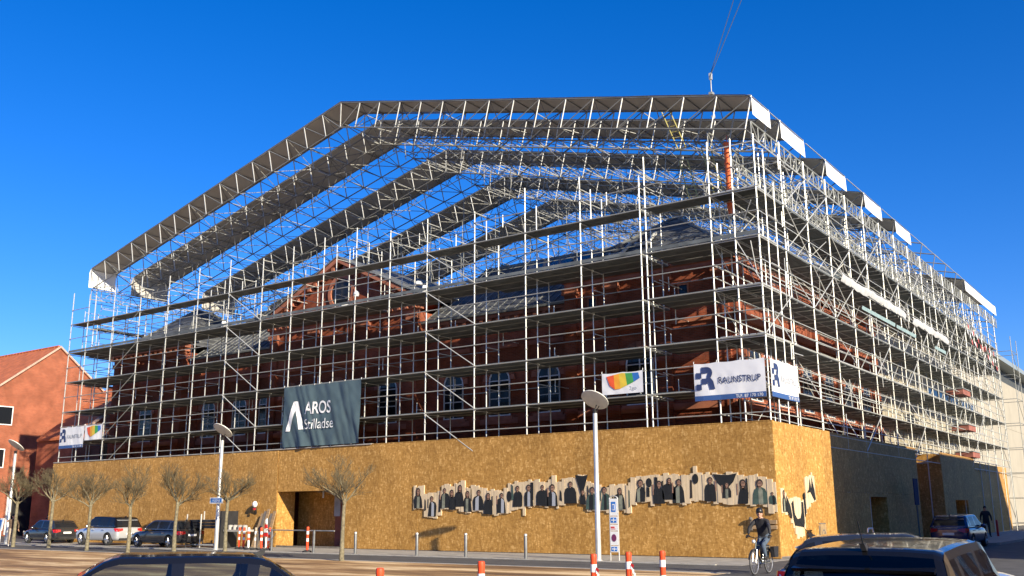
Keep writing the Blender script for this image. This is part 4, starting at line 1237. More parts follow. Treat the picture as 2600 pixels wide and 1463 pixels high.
# fine bracing and light trusses in the open gaps
gb = thing('roof_bracing', 'fine tangle of thin lattice tubes in the open gaps between roof strips', 'bracing', (-24, 20, 18))
m = mb('truss_shaded'); m2 = mb('alu_truss'); q = random.Random(31)
for ya, yb_ in ((2.0, 3.2), (6.3, 9.3), (12.5, 15.7), (19.0, 22.0), (25.4, 28.6), (28.6, 32.1), (32.1, 35.4), (35.4, 38.6), (38.6, 41.4)):
    for P, s in ((LP, -1), (RP, 1)):
        low_ = [low(p, s) for p in P]
        if s < 0: low_[-1] = APEX_LOW
        else: low_[0] = APEX_LOW
        for i in range(len(P) - 1):
            a, b = low_[i], low_[i + 1]
            m.tube((a[0], ya, a[1]), (b[0], yb_, b[1]), .02, n=4); m.tube((a[0], yb_, a[1]), (b[0], ya, b[1]), .02, n=4)
            if s > 0 or i % 2: m2.tube((a[0], ya, a[1] - .03), (a[0], yb_, a[1] - .03), .022, n=4)
            if s > 0 and ya > 5:
                c = P[i]; m.tube((c[0], ya, c[1] - .04), (b[0], yb_, b[1]), .02, n=4); m.tube((b[0], ya, b[1]), (c[0], yb_, c[1] - .04), .02, n=4)
for y in (4.8, 10.9, 17.4, 23.7):                         # bottom chord and light web of the middle ribs
    for P, s in ((LP, -1), (RP, 1)):
        low_ = [low(p, s) for p in P]
        for i in range(len(P) - 1):
            a, b = low_[i], low_[i + 1]
            m2.tube((a[0], y, a[1]), (b[0], y, b[1]), .026, n=4)
            m2.tube((P[i][0], y, P[i][1] - .05), (a[0], y, a[1]), .022, n=4)
            m.tube((P[i + 1][0], y, P[i + 1][1] - .05), (a[0], y, a[1]), .02, n=4)
for i in range(70):                                       # hangers under the right slope
    x = q.uniform(-22, -1.5); y = q.uniform(3, 26); zt = 24.5 - abs(x + 24.1) * .248 - 1.5
    m2.tube((x, y, zt), (x + q.uniform(-.3, .3), y + q.uniform(-.4, .4), zt - q.uniform(.6, 1.6)), .022, n=4)
    if i % 2: m.tube((x, y, zt - .8), (x + q.uniform(-3, 3), y + q.uniform(-.5, .5), zt - q.uniform(.2, 1.2)), .02, n=4)
o = obj('shaded_braces', m.mesh('shaded_braces', True, 50), gb, world=True); o['kind'] = 'stuff'
o = obj('light_braces', m2.mesh('light_braces', True, 50), gb, world=True); o['kind'] = 'stuff'
# purlins that tie the strips together
pu = thing('roof_purlins', 'long thin tie tubes running back between the roof strips', 'purlins', (-24, 26, 18))
for P, s in ((LP, -1), (RP, 1)):
    for i in range(0, len(P), 2):
        b = low(P[i], s)
        if s > 0 and i == 0: b = APEX_LOW
        for ya, yb in ((2.0, 3.2), (6.6, 9.3), (12.8, 15.7), (19.2, 22.0), (25.6, 41.3)):
            rod('purlin', pu, (b[0], ya, b[1]), (b[0], yb, b[1]), .028, 'alu_truss')
            if i % 4 == 0: rod('purlin', pu, (P[i][0], ya, P[i][1] - .05), (P[i][0], yb, P[i][1] - .05), .028, 'alu_truss')
# left eaves girder
eg = thing('eaves_girder', 'lattice girder and posts carrying left eave of the temporary roof', 'girder', (-48, 20, 16))
obj('lattice_girder', girder(0.1, 54, -48.0, 16.2, 16.9, .75).mesh('lattice_girder', True, 50), eg, world=True)
for i in range(14): rod('post', eg, (-48.0, .5 + i * 4, 12.6), (-48.0, .5 + i * 4, 17.4), .04)
# ridge line wires across the gable
m = mb('cable'); m.tube((-23.0, .0, 22.9), (-1.0, 0.0, 17.2), .012, n=4)
tag(obj('bracing_wire', m.mesh('bracing_wire')), 'taut bracing wire under the right slope of first roof strip', 'wire')
# ================================================================== BANNERS
def banner(name, label, cat, P0, ux, w, h, matn, decor, seed, amp=0.06, skew=0.0, group=None, fold=0.0):
    """cloth hanging from its top left corner P0 (world), ux = unit along the top; decor(u, v) parts: list of (mb in metres)"""
    ux = Vector(ux); n = Vector((ux.y, -ux.x, 0)); P0 = Vector(P0)
    def S(u, v, lift=0.0):
        tt = min(1, max(0, (h - v) / h))
        fo = fold * (abs(noise.noise(Vector((u * .9 + v * .42 + seed, v * .12, 1.0)))) + .5 * abs(noise.noise(Vector((u * 2.1 + v * .8 + seed, v * .2, 7.0))))) * (.45 + .55 * tt)
        f = noise.noise(Vector((u * 1.4 + seed, v * .35, seed))) + .18 * noise.noise(Vector((u * 3.2 - v * .8, v * .5, seed + 9)))
        g = .25 * noise.noise(Vector((u * 2.5 + v * 2.5, seed, 3)))
        d = amp * (f * (.35 + .65 * tt) + g) + fo
        sag = -.035 * abs(math.sin(math.pi * u / (w / max(1, round(w / 1.0))))) * (1 - tt)
        return P0 + ux * (u + skew * tt) + Vector((0, 0, v - h + sag)) + n * (d + lift + .03)
    root = thing(name, label, cat, tuple(P0), group=group)
    nx, ny = max(24, int(w * 14)), max(14, int(h * 10))
    m = mb(matn)
    for j in range(ny + 1):
        for i in range(nx + 1): m.v.append(tuple(S(w * i / nx, h * j / ny)))
    for j in range(ny):
        for i in range(nx):
            k = j * (nx + 1) + i; m.f.append((k, k + 1, k + nx + 2, k + nx + 1)); m.mi.append(0)
    obj('cloth', m.mesh('cloth', True), root, world=True)
    def subdivide_put(src, matn2, nm, lift):
        bm = bmesh.new()
        for p in src.v: bm.verts.new((p[0], p[1], 0))
        bm.verts.ensure_lookup_table()
        for f in src.f:
            try: bm.faces.new([bm.verts[i] for i in f])
            except ValueError: pass
        bmesh.ops.triangulate(bm, faces=bm.faces)
        for _ in range(3):
            es = [e for e in bm.edges if e.calc_length() > .12]
            if not es: break
            bmesh.ops.subdivide_edges(bm, edges=es, cuts=1)
            bmesh.ops.triangulate(bm, faces=bm.faces)
        o = mb(matn2)
        bm.verts.index_update()
        o.v = [tuple(S(v.co.x, v.co.y, lift)) for v in bm.verts]
        o.f = [tuple(v.index for v in f.verts) for f in bm.faces]; o.mi = [0] * len(o.f)
        bm.free()
        obj(nm, o.mesh(nm), root, world=True)
    for (src, mt, nm, lift) in decor: subdivide_put(src, mt, nm, lift)
    # ties
    t = mb('print_white')
    for i in range(int(w) + 1):
        p = S(w * i / max(1, int(w)), h); t.tube(p, p + Vector((0, 0, .09)) - n * .03, .012, n=4)
    obj('tie', t.mesh('tie'), root, world=True)
    return root
def flat(pts, m=None):
    m = m or mb('print_white'); m.poly([(a, b, 0) for a, b in pts]); return m
def text_at(txt, size, x, y, sx=1.0, bold=0.0):
    t, w = text_mb(txt, size, 'print_white', bold, sx)
    t.v = [(a + x, b + y, 0) for a, b, c in t.v]
    return t, w
# dark teal banner
lam = flat([(.32, .92), (.66, .92), (1.02, 1.95), (1.16, 1.55), (1.36, 1.92), (1.12, 2.42), (.92, 2.42)])
lam = flat([(.28, .86), (.60, .86), (1.0, 1.96), (1.0, 2.45), (.84, 2.45)]); lam = flat([(1.0, 1.96), (1.36, .92), (1.66, .92), (1.18, 2.45), (1.0, 2.45)], lam)
t1, w1 = text_at('AROS', .92, 1.80, 1.72, .82, .012)
t2, w2 = text_at('Stilladse', .78, 1.80, .90, .86, -.004)
banner('banner', 'dark teal cloth banner with white angular logo and two lines of white lettering', 'banner', (-27.62, -.02, 8.52), (1, 0, 0), 5.85, 3.28, 'banner_teal', [(lam, 'print_white', 'logo', .035), (t1, 'print_white', 'lettering', .035), (t2, 'print_white', 'lettering', .06)], 4.0, .06, fold=.2)
def fan_decor(w, h):
    c = (w * .80, h * .84); c2 = (w * .5, h * .95)
    cols = ['fan_red', 'fan_orange', 'fan_yellow', 'fan_green', 'fan_blue']
    top = [(.12, .86), (.30, .92), (.42, .95), (.58, .95), (.75, .95), (.90, .93)]
    bot = [(.20, .42), (.32, .22), (.46, .24), (.62, .38), (.78, .52), (.93, .66)]
    out = []
    for i, mt in enumerate(cols):
        out.append((flat([(top[i][0] * w, top[i][1] * h), (bot[i][0] * w, bot[i][1] * h), (bot[i + 1][0] * w, bot[i + 1][1] * h), (top[i + 1][0] * w, top[i + 1][1] * h)]), mt, 'colour_wedge', .02))
    return out
tf, _ = text_at('2go', h_ := .24, 1.32, .14, 1, .0)
banner('banner', 'small white banner with rainbow fan, above the tallest lamp disc', 'banner', (-7.45, -.0, 7.57), (1, 0, 0), 1.98, .93, 'banner_white', fan_decor(1.98, .93) + [(tf, 'print_grey', 'lettering', .010)], 12.0, .04)
def r_logo(x, y, s):
    m = mb('print_navy'); q = s * .25
    m.poly([(x, y, 0), (x + q, y, 0), (x + q, y + q, 0), (x, y + q, 0)])
    m.poly([(x, y + 2 * q, 0), (x + q, y + 2 * q, 0), (x + q, y + 3 * q, 0), (x, y + 3 * q, 0)])
    m.poly([(x + q, y + q, 0), (x + 2 * q, y + q, 0), (x + 2 * q, y + 2 * q, 0), (x + q, y + 2 * q, 0)])
    arc = [(x + 1.9 * q + 1.1 * q * math.cos(math.pi * t / 8 - math.pi / 2), y + 2.95 * q + 1.05 * q * math.sin(math.pi * t / 8 - math.pi / 2)) for t in range(9)]
    m.poly([(a, b, 0) for a, b in [(x + q, y + 4 * q)] + [(x + q, y + 2.9 * q), (x + 1.9 * q, y + 2.9 * q)] + [(x + 1.9 * q + .35 * q, y + 3.0 * q)] + arc[4:]])
    m.poly([(a, b, 0) for a, b in [(x + 2 * q, y + 2 * q), (x + 2.7 * q, y + 2.1 * q), (x + 2.95 * q, y + 2.6 * q), (x + 3.0 * q, y + 2.95 * q), (x + 2.25 * q, y + 3.0 * q), (x + 2 * q, y + 2.4 * q)]])
    m.poly([(a, b, 0) for a, b in [(x + 1.6 * q, y + 1.9 * q), (x + 2.6 * q, y + 2.1 * q), (x + 3.1 * q, y + 1.4 * q), (x + 3.4 * q, y), (x + 2.5 * q, y), (x + 2.2 * q, y + 1.1 * q)]])
    return m
def builder_banner(label, P0, ux, w, h, seed, fade=False, skew=0.0):
    s = min(.95, h * .62)
    lg = r_logo(.10, .44, s)
    size = (w - s * .9 - .30) / 5.6 if w > 2.4 else .3
    tx, tw = text_mb('RAUNSTRUP', .36, 'print_white', .004)
    k = (w - s * .95 - .32) / tw
    tx.v = [(a * k + s * .95 + .14, b * 1.0 + .66, 0) for a, b, c in tx.v]
    strip = flat([(.0, .0), (w, .0), (w, .20), (.0, .20)])
    ph, pw = text_mb('TLF. 87 170 170', .17, 'print_white', .0)
    ph.v = [(a + w - pw - .12, b + .035, 0) for a, b, c in ph.v]
    dec = [(lg, 'print_navy', 'logo', .025), (tx, 'print_grey' if fade else 'print_navy', 'lettering', .025), (strip, 'print_blue', 'colour_strip', .018), (ph, 'print_white', 'lettering', .032)]
    banner('banner', label, 'banner', P0, ux, w, h, 'banner_white', dec, seed, .03, skew, fold=.04)
builder_banner('wide white builder banner with navy chequered logo, left of the scaffold corner', (-3.13, .0, 7.60), (1, 0, 0), 3.0, 1.52, 21.0)
builder_banner('bright white builder banner on sunny side face, right of the scaffold corner', (.02, .06, 7.58), (0, 1, 0), 2.95, 1.5, 33.0, True)
builder_banner('greyish builder banner at the far left end of the scaffold', (-50.0, -.0, 7.5), (1, 0, 0), 2.9, 1.42, 44.0, True)
banner('banner', 'small rainbow fan banner at far left beside the greyish banner', 'banner', (-47.0, -.0, 7.5), (1, 0, 0), 1.98, .98, 'banner_white', fan_decor(1.98, .98), 51.0, .05)

# ================================================================== STREET FURNITURE
def lamp(x, y, label, disc_r=0.55):
    t = thing('street_lamp', label, 'street lamp', (x, y, 0), group='disc street lamps on the pavement')
    m = mb('steel_pole'); m.lathe([(.0, 0), (.15, 0), (.15, .03), (.105, .04), (.10, 2.0), (.092, 2.02), (.086, 5.45), (.0, 5.45)], 14); obj('pole', m.mesh('pole', True, 40), t)
    m = mb('lamp_disc'); ax = Vector((-.05, -.22, .93))
    # mirror disc tilted: right edge low, left edge high, leaning to the square
    N = Vector((.06, .59, .82)).normalized()
    q = N.to_track_quat('Z', 'Y').to_matrix().to_4x4()
    M_ = Matrix.Translation((0.02, -.02, 5.97)) @ q
    m.lathe([(.0, .035), (disc_r * .96, .03), (disc_r, .01), (disc_r, -.015), (disc_r * .9, -.035), (.0, -.02)], 32, M=M_); obj('disc', m.mesh('disc', True, 40), t)
    m = mb('black_plastic'); m.tube((0, 0, 5.40), (.01, -.01, 5.62), .075, .10, n=10); m.tube((.05, -.03, 5.5), (.26, -.12, 5.70), .02, n=6); m.tube((-.05, .0, 5.5), (-.05, .25, 5.85), .018, n=6); obj('floodlight', m.mesh('floodlight', True, 50), t)
    return t
lamp(-5.48, -4.0, 'tall pale lamp post with tilted disc reflector in front of the slat frieze')
lamp(-27.93, -3.8, 'lamp post with tilted disc and small blue plate, left of the entrance')
lamp(-46.86, -4.58, 'lamp post with tilted disc at the far left before the brick house')

bolp = [(-18.02, -3.99, 'steel bollard just right of the tree by the entrance'), (-14.22, -4.2, 'steel bollard under the left end of the slat frieze'), (-11.6, -4.2, 'steel bollard second to the left of tallest lamp post'), (-8.6, -4.25, 'steel bollard nearest to the left of tallest lamp post')]
b0 = None
for x, y, lb in bolp:
    if b0 is None:
        b0 = thing('bollard', lb, 'bollard', (x, y, 0), group='steel bollards along the pavement')
        m = mb('bollard_steel'); m.lathe([(.0, 0), (.065, 0), (.065, .82), (.055, .85), (.055, .87), (.0, .87)], 12); obj('post', m.mesh('post', True, 40), b0)
        m = mb('galv'); m.lathe([(.057, .871), (.067, .88), (.06, .94), (.0, .96)], 12); obj('cap', m.mesh('cap', True, 50), b0)
    else:
        c = copy_tree(b0); c.location = (x, y, 0); c['label'] = lb

def delineator(x, y, z0, label, body='orange_plastic', band='white_band', h=1.0, lean=(0, 0), group='orange marker posts'):
    t = thing('marker_post', label, 'marker post', (x, y, z0), group=group)
    m = mb('rubber'); m.lathe([(.0, 0), (.22, 0), (.21, .06), (.09, .10), (.0, .10)], 8); obj('base', m.mesh('base'), t)
    M_ = Matrix.Shear('XY', 4, lean) if lean != (0, 0) else Matrix()
    m = mb(body); m.lathe([(.0, .1), (.045, .1), (.060, .16), (.060, h - .1), (.066, h - .07), (.060, h - .01), (.04, h), (.0, h)], 12, M=M_); obj('post', m.mesh('post', True, 40), t)
    for z in (.42, .70):
        m = mb(band); m.lathe([(.0625, z * h), (.0630, (z + .13) * h)], 12, M=M_); obj('reflective_band', m.mesh('reflective_band', True), t)
    return t
names = ['leftmost orange post of the cluster by the entrance', 'second orange post of the cluster, close beside the leftmost', 'faded white post in the cluster of marker posts, leaning', 'plain cream post in the cluster, tallest pale one', 'orange post in the cluster left of the last one', 'orange post at the right end of the cluster']
for (x, y), lb, k in zip([(-27.45, -2.75), (-27.0, -2.85), (-26.3, -3.1), (-25.75, -3.15), (-25.1, -3.3), (-24.65, -3.25)], names, range(6)):
    delineator(x, y, .006, lb, ['orange_plastic', 'orange_plastic', 'white_band', 'trousers_tan', 'orange_plastic', 'orange_plastic'][k], ['white_band', 'white_band', 'orange_plastic', 'white_band', 'white_band', 'white_band'][k], 1.08, [(0, 0), (.03, 0), (-.05, .02), (.02, 0), (-.04, 0), (.03, .02)][k])
delineator(-21.19, -3.91, .006, 'single orange and white post before the dark entrance', h=1.15)
for x, y, lb in ((3.2, -25.04, 'orange post top at bottom edge nearest the dark sedan'), (3.32, -22.68, 'orange post at the bottom edge midway between sedan and lamp'), (3.57, -19.41, 'orange post in the foreground below the tall lamp post'), (3.72, -18.29, 'orange post in the foreground with torn tape, right of the lamp'), (4.05, -17.44, 'rightmost orange post in the foreground, left of the cyclist')):
    t = delineator(x, y, ground_z(x, y), lb, h=1.0 - ground_z(x, y), group='orange marker posts')
    if 'tape' in lb or 'below the tall' in lb:
        m = mb('white_band'); s = 1
        for k in range(4):
            m.poly([(.07 + k * .035, -.05, .86 - k * .07), (.11 + k * .035, -.04, .84 - k * .07), (.12 + k * .03, -.05, .76 - k * .08), (.09 + k * .03, -.06, .78 - k * .08)])
        m.use('sign_red'); m.poly([(.08, -.052, .9), (.15, -.052, .86), (.14, -.053, .80), (.075, -.053, .84)])
        obj('torn_tape', m.mesh('torn_tape'), t)
# two steel posts with a rail between, by the entrance
gr = thing('barrier_rail', 'low steel barrier rail on two posts across the entrance', 'barrier', (-22.7, -3.6, 0))
m = mb('bollard_steel'); m.tube((-24.3, -3.35, 0), (-24.3, -3.35, 1.0), .06, n=8); obj('post', m.mesh('post', True, 50), gr, world=True)
m = mb('bollard_steel'); m.tube((-20.72, -3.95, 0), (-20.72, -3.95, 1.0), .06, n=8); obj('post', m.mesh('post', True, 50), gr, world=True)
m = mb('galv_dull'); m.tube((-24.8, -3.28, .98), (-19.2, -4.15, .98), .028, n=6); obj('rail', m.mesh('rail', True, 50), gr, world=True)
# leaning boards and a red-white cone beside the entrance
ld = thing('leaning_boards', 'stack of dark weathered boards leaning beside the entrance', 'boards', (-28.3, -.4, 0))
for i in range(5):
    m = mb('plank_grey' if i % 2 else 'plank'); x = -28.9 + i * .24
    m.prism([(x, -.75 + i * .03, 0.006), (x + .21, -.75 + i * .03, 0.006), (x + .21, -.14, 1.75 + .12 * (i % 3)), (x, -.14, 1.75 + .12 * (i % 3))], (0, -.04, 0.01)); obj('board', m.mesh('board'), ld, world=True)
cn = thing('warning_bag', 'red and white warning plate on a post, beside leaning boards', 'warning sign', (-27.75, -.75, 0))
m = mb('white_band'); m.tube((-27.75, -.75, .01), (-27.75, -.75, 1.5), .045, n=8); obj('post', m.mesh('post'), cn, world=True)
for k, (z, mt) in enumerate(((1.45, 'white_band'), (1.2, 'sign_red'), (.95, 'white_band'), (.78, 'sign_red'))):
    m = mb(mt); w = .07 + .03 * k; m.prism([(-27.75 - w, -.82, z - .2), (-27.75 + w, -.82, z - .2), (-27.75 + w * .8, -.82, z), (-27.75 - w * .8, -.82, z)], (0, .05, 0)); obj('stripe_plate', m.mesh('stripe_plate'), cn, world=True)
# rack with scaffold parts behind lamp
rk = thing('parts_rack', 'dark steel rack stacked with scaffold parts behind the left lamp post', 'rack', (-30.8, -1.9, 0))
m = mb('galv')
for x in (-32.3, -31.1, -29.6):
    for y in (-2.4, -1.3): m.tube((x, y, .006), (x, y, 1.9 if y > -2 else 1.75), .035, n=6)
for y in (-2.4, -1.3): m.tube((-32.3, y, .15), (-29.6, y, .15), .04, n=6)
obj('frame', m.mesh('frame'), rk, world=True)
rr_ = random.Random(8)
for i in range(9):
    m = mb(['black_plastic', 'galv_dull', 'plank_grey'][i % 3]); z = 1.0 + (i // 3) * .16; y = -2.25 + (i % 3) * .35
    m.box(-32.6 + rr_.uniform(-.1, .1), y, z, -29.5 + rr_.uniform(-.1, .15), y + .28, z + .13); obj('bundle_bar', m.mesh('bundle_bar'), rk, world=True)
m = mb('black_plastic'); m.box(-29.75, -2.5, .006, -29.3, -1.4, 1.9); obj('side_panel', m.mesh('side_panel'), rk, world=True)
m = mb('cap_board')
for i in range(4): m.lathe([(.0, 0), (.13, 0), (.14, .2), (.07, .24), (.0, .24)], 9, c=(-29.0 + i * .38, -2.1, .95))
m.box(-29.2, -2.4, .85, -27.5, -1.8, .95); obj('sack', m.mesh('sack', True, 40), rk, world=True)
# wall lamp on hoarding with red tag
wl = thing('wall_lamp', 'white spotlight on a bracket, on chipboard behind the sixth tree', 'lamp', (-26.9, -.2, 2.1))
m = mb('white_band'); m.ball((-29.35, -.28, 2.25), .16, 1, .8, 1.1); m.use('black_plastic'); m.tube((-29.5, -.03, 1.75), (-29.35, -.25, 2.15), .05, n=6); m.use('sign_red'); m.box(-29.42, -.34, 1.95, -29.25, -.30, 2.05)
obj('lamp_head', m.mesh('lamp_head', True, 50), wl, world=True)

# parking totem
ts = thing('parking_totem', 'tall white parking sign totem with blue panels beside the tall lamp post', 'sign', (-4.92, -3.75, 0)); ts.scale = (.62, 1, .82)
m = mb('steel_pole')
for s in (-.29, .29): m.tube((s, 0, 0), (s, 0, 2.78), .03, n=8)
arc = [(.29 * math.cos(math.pi * t / 8), 2.72 + .14 * math.sin(math.pi * t / 8)) for t in range(9)]
m.path([(a, 0, b) for a, b in arc], .03); obj('frame', m.mesh('frame', True, 50), ts)
for z0, z1, mt in ((1.98, 2.74, 'sign_white'), (1.62, 1.95, 'sign_white'), (1.32, 1.59, 'sign_white'), (.68, 1.29, 'sign_white'), (.38, .65, 'sign_white')):
    m = mb(mt); m.box(-.26, -.035, z0, .26, -.005, z1); obj('panel', m.mesh('panel'), ts)
m = mb('sign_blue'); m.box(-.14, -.041, 2.15, .16, -.034, 2.60); m.use('sign_white'); m.box(-.06, -.047, 2.22, .1, -.040, 2.5); m.use('sign_blue'); m.box(-.02, -.053, 2.26, .06, -.046, 2.46); obj('symbol', m.mesh('symbol'), ts)
for z0, z1 in ((1.67, 1.9), (.42, .61)):
    m = mb('sign_blue'); zc = (z0 + z1) / 2; m.box(-.2, -.041, z0, .2, -.034, z1); m.use('sign_white'); m.box(-.16, -.047, zc - .02, .16, -.040, zc + .02); m.box(-.02, -.0475, z0 + .02, .02, -.040, z1 - .02); obj('symbol', m.mesh('symbol'), ts)
m = mb('sign_plum'); m.prism([(.17 * math.cos(t * .5236), -.036, 1.0 + .17 * math.sin(t * .5236)) for t in range(12)], (0, -.006, 0)); obj('symbol', m.mesh('symbol'), ts)
for a, b, c in ((1.44, 1.5, .06), (1.38, 1.41, .12)):
    m = mb('sign_red'); m.box(-.2, -.041, a, c, -.034, b); obj('text_line', m.mesh('text_line'), ts)
# blue plate on lamp 2
bp_ = thing('blue_plate', 'small blue and white street plate fixed to the left lamp post', 'sign', (-27.93, -3.93, 2.4))
m = mb('sign_white'); m.box(-.52, -.02, -.13, .50, .0, .17); m.use('sign_blue'); m.box(-.44, -.026, -.08, .42, -.021, .13); obj('plate', m.mesh('plate'), bp_)
tx, tw = text_mb('P-ZONE', .16, 'print_white'); m = mb('sign_white'); m.add(tx, Matrix.Translation((-tw / 2, -.03, -.04)) @ Matrix.Rotation(R(90), 4, 'X')); obj('lettering', m.mesh('lettering'), bp_)
# blue parking sign far left
ps = thing('parking_sign', 'low blue and white parking sign left of the first parked car', 'sign', (-50.8, -3.2, 0))
m = mb('sign_white'); m.prism([(-.55, 0, .75), (.55, 0, .75), (.72, 0, 1.55), (-.42, 0, 1.55)], (0, .05, 0)); m.tube((-.45, .02, 0), (-.45, .02, .76), .035, n=6); m.tube((.45, .02, 0), (.45, .02, .76), .035, n=6); obj('board', m.mesh('board'), ps)
m = mb('sign_blue'); m.prism([(-.42, -.006, .85), (.42, -.006, .85), (.56, -.006, 1.45), (-.33, -.006, 1.45)], (0, .005, 0)); obj('face', m.mesh('face'), ps)
# wooden rail board near corner
rl = thing('rail_board', 'weathered plank rail with black knobs on the chipboard behind the cyclist', 'rail', (-.9, -.1, 1.0))
for i, z in enumerate((.98, 1.17)):
    m = mb('plank'); m.box(-1.0, -.1, z + .12, -.05, -.004, z + .26); obj('board', m.mesh('board'), rl, world=True)
m = mb('plank_grey'); m.box(-1.08, -.12, 1.05, -1.0, -.004, 1.5); m.box(-.5, -.13, 1.20, -.42, -.1, 1.32); m.ball((-1.04, -.13, 1.48), .07); obj('knob', m.mesh('knob'), rl, world=True)
# no-stopping sign on the bright corner wall
ns = thing('round_corner_sign', 'pale rounded notice board with a ring drawing on the bright corner wall', 'sign', (.6, 3.03, 0))
m = mb('sign_brown')
pts = [(.05, -.33, .25), (.05, .33, .25), (.05, .33, 1.15), (.05, .27, 1.24), (.05, -.27, 1.24), (.05, -.33, 1.15)]
m.prism(pts, (.03, 0, 0)); m.use('plank_grey'); m.tube((.03, -.36, 0.1), (.03, -.36, 1.2), .025, n=6); m.tube((.03, .36, .1), (.03, .36, 1.2), .025, n=6); m.tube((.03, -.36, 1.26), (.03, .36, 1.26), .025, n=6); obj('board', m.mesh('board'), ns)
m = mb('plank_grey'); M_ = Matrix.Translation((.083, 0, .82)) @ Matrix.Rotation(R(90), 4, 'Y'); m.lathe([(.17, 0), (.17, .006), (.22, .006), (.22, 0)], 18, M=M_); m.prism([(.083, -.15, .68), (.083, -.11, .64), (.083, .15, .94), (.083, .11, .98)], (.005, 0, 0)); obj('ring', m.mesh('ring'), ns)
# U-shaped rack
ur = thing('bike_stand', 'white U-shaped bicycle stand before the shaded side wall', 'bicycle stand', (1.2, 7.5, 0))
m = mb('white_band'); m.path([(0, -.4, .1), (0, -.4, .88), (0, -.3, 1.0), (0, .3, 1.0), (0, .4, .88), (0, .4, .1)], .035, n=8); obj('hoop', m.mesh('hoop', True, 50), ur)
# tall dark sign in the shade
sg = thing('street_sign', 'tall dark blue sign on a post in the shade of the side street', 'sign', (.6, 18.3, .1))
m = mb('bollard_steel'); m.tube((0, 0, 0), (0, 0, 3.2), .04, n=8); obj('post', m.mesh('post'), sg)
m = mb('sign_dark'); m.box(.0, -.42, 1.9, .04, .42, 3.25); obj('panel', m.mesh('panel'), sg)
po = thing('red_post', 'short dark red post on the side pavement beyond the pedestrian', 'post', (1.9, 32.3, .1))
m = mb('sign_red'); m.lathe([(0, 0), (.07, 0), (.07, .9), (.04, 1.0), (0, 1.0)], 10); obj('post', m.mesh('post', True, 40), po)

# crane hook and its cables
hk = thing('crane_hook', 'crane hook block hanging on two thin cables above the roof', 'crane hook', (-8, 14.7, 26))
m = mb('cable'); m.tube((-8.05, 14.8, 27.3), (-8.0, 21.5 * 1.6, 58), .022, n=4); m.tube((-7.95, 14.4, 26.9), (-6.2, 35.6, 58), .022, n=4); obj('cable', m.mesh('cable'), hk, world=True)
m = mb('galv'); m.box(-8.08, 14.67, 27.0, -7.92, 14.83, 27.4); m.use('galv_dull'); m.tube((-8, 14.75, 26.95), (-8, 14.75, 25.0), .035, n=6); m.box(-8.12, 14.6, 26.0, -7.88, 14.9, 26.15); obj('block', m.mesh('block'), hk, world=True)
m = mb('galv_dull'); m.path([(-8, 14.75, 25.0), (-8, 14.95, 24.85), (-8, 15.0, 24.65), (-8, 14.8, 24.5), (-8, 14.6, 24.6)], .05); obj('hook', m.mesh('hook'), hk, world=True)
# orange rubbish chute and yellow ladders at the corner
cu_ = thing('rubbish_chute', 'narrow orange rubbish chute hanging at the top of the scaffold corner', 'chute', (-1.6, 1.2, 14))
for i in range(7):
    m = mb('chute_orange'); z = 17.2 - i * .45; m.lathe([(.10, -.46), (.13, -.02), (.155, 0), (.155, .04), (.12, .04)], 10, c=(-1.7, 1.3, z)); obj('segment', m.mesh('segment', True, 40), cu_, world=True)
m = mb('red_strip'); m.path([(-1.7, 1.3, 17.3), (-1.7, 1.3, 17.6)], .02); m.path([(-1.83, 1.3, 17.2), (-1.83, 1.3, 14.2)], .012); obj('chain', m.mesh('chain'), cu_, world=True)
def ladder(p, q, label):
    t = thing('ladder', label, 'ladder', tuple(p)); p = Vector(p); q = Vector(q); sd = Vector((.2, 0, 0))
    m = mb('ladder_yellow'); m.tube(p - sd, q - sd, .03, n=5); m.tube(p + sd, q + sd, .03, n=5); obj('rail', m.mesh('rail'), t, world=True)
    m = mb('ladder_yellow'); n = int((q - p).length / .3)
    for i in range(n + 1): m.tube(p.lerp(q, i / n) - sd, p.lerp(q, i / n) + sd, .018, n=4)
    o = obj('rungs', m.mesh('rungs'), t, world=True); o['kind'] = 'stuff'
ladder((-4.6, 3.0, 18.2), (-5.6, 3.0, 20.9), 'upper yellow ladder leaning among the trusses near the crane hook')
ladder((-3.6, 2.0, 14.9), (-4.1, 2.0, 17.2), 'lower yellow ladder inside the scaffold left of the orange chute')
ladder((-2.4, 1.8, 15.2), (-2.9, 1.8, 17.5), 'short yellow ladder right beside the orange chute')
# wrapped sheet, nets and hoist boxes on the side scaffold
sh = thing('white_sheet', 'long white tarpaulin band stretched along the upper side scaffold', 'tarpaulin', (0, 22, 12.5))
m = mb('tarp_ragged'); rr_ = random.Random(2)
prev = None
for i in range(45):
    y = 10.2 + i * .52; z = 12.78 + rr_.uniform(-.05, .05); d = .1 + rr_.uniform(-.03, .06)
    col = [(.02, y, z + .22 + rr_.uniform(-.02, .02)), (d, y, z + .05), (.03, y, z - .2 + rr_.uniform(-.07, .03))]
    k = len(m.v); m.v += col
    if prev is not None:
        for a in range(2): m.f.append((prev + a, k + a, k + a + 1, prev + a + 1)); m.mi.append(0)
    prev = k
    if i in (23, 24, 25): prev = None
obj('sheet', m.mesh('sheet', True), sh, world=True)
nt_ = thing('teal_net', 'pale teal netting below the white band on the side scaffold', 'netting', (0, 18, 11.6))
for y0, y1 in ((13.4, 19.6), (19.9, 24.2), (29.0, 32.0)):
    m = mb('teal_net'); m.prism([(.03, y0, 11.7), (.03, y1, 11.7), (.06, y1, 11.9), (.06, y0, 11.88)], (.012, 0, 0)); obj('net', m.mesh('net'), nt_, world=True)
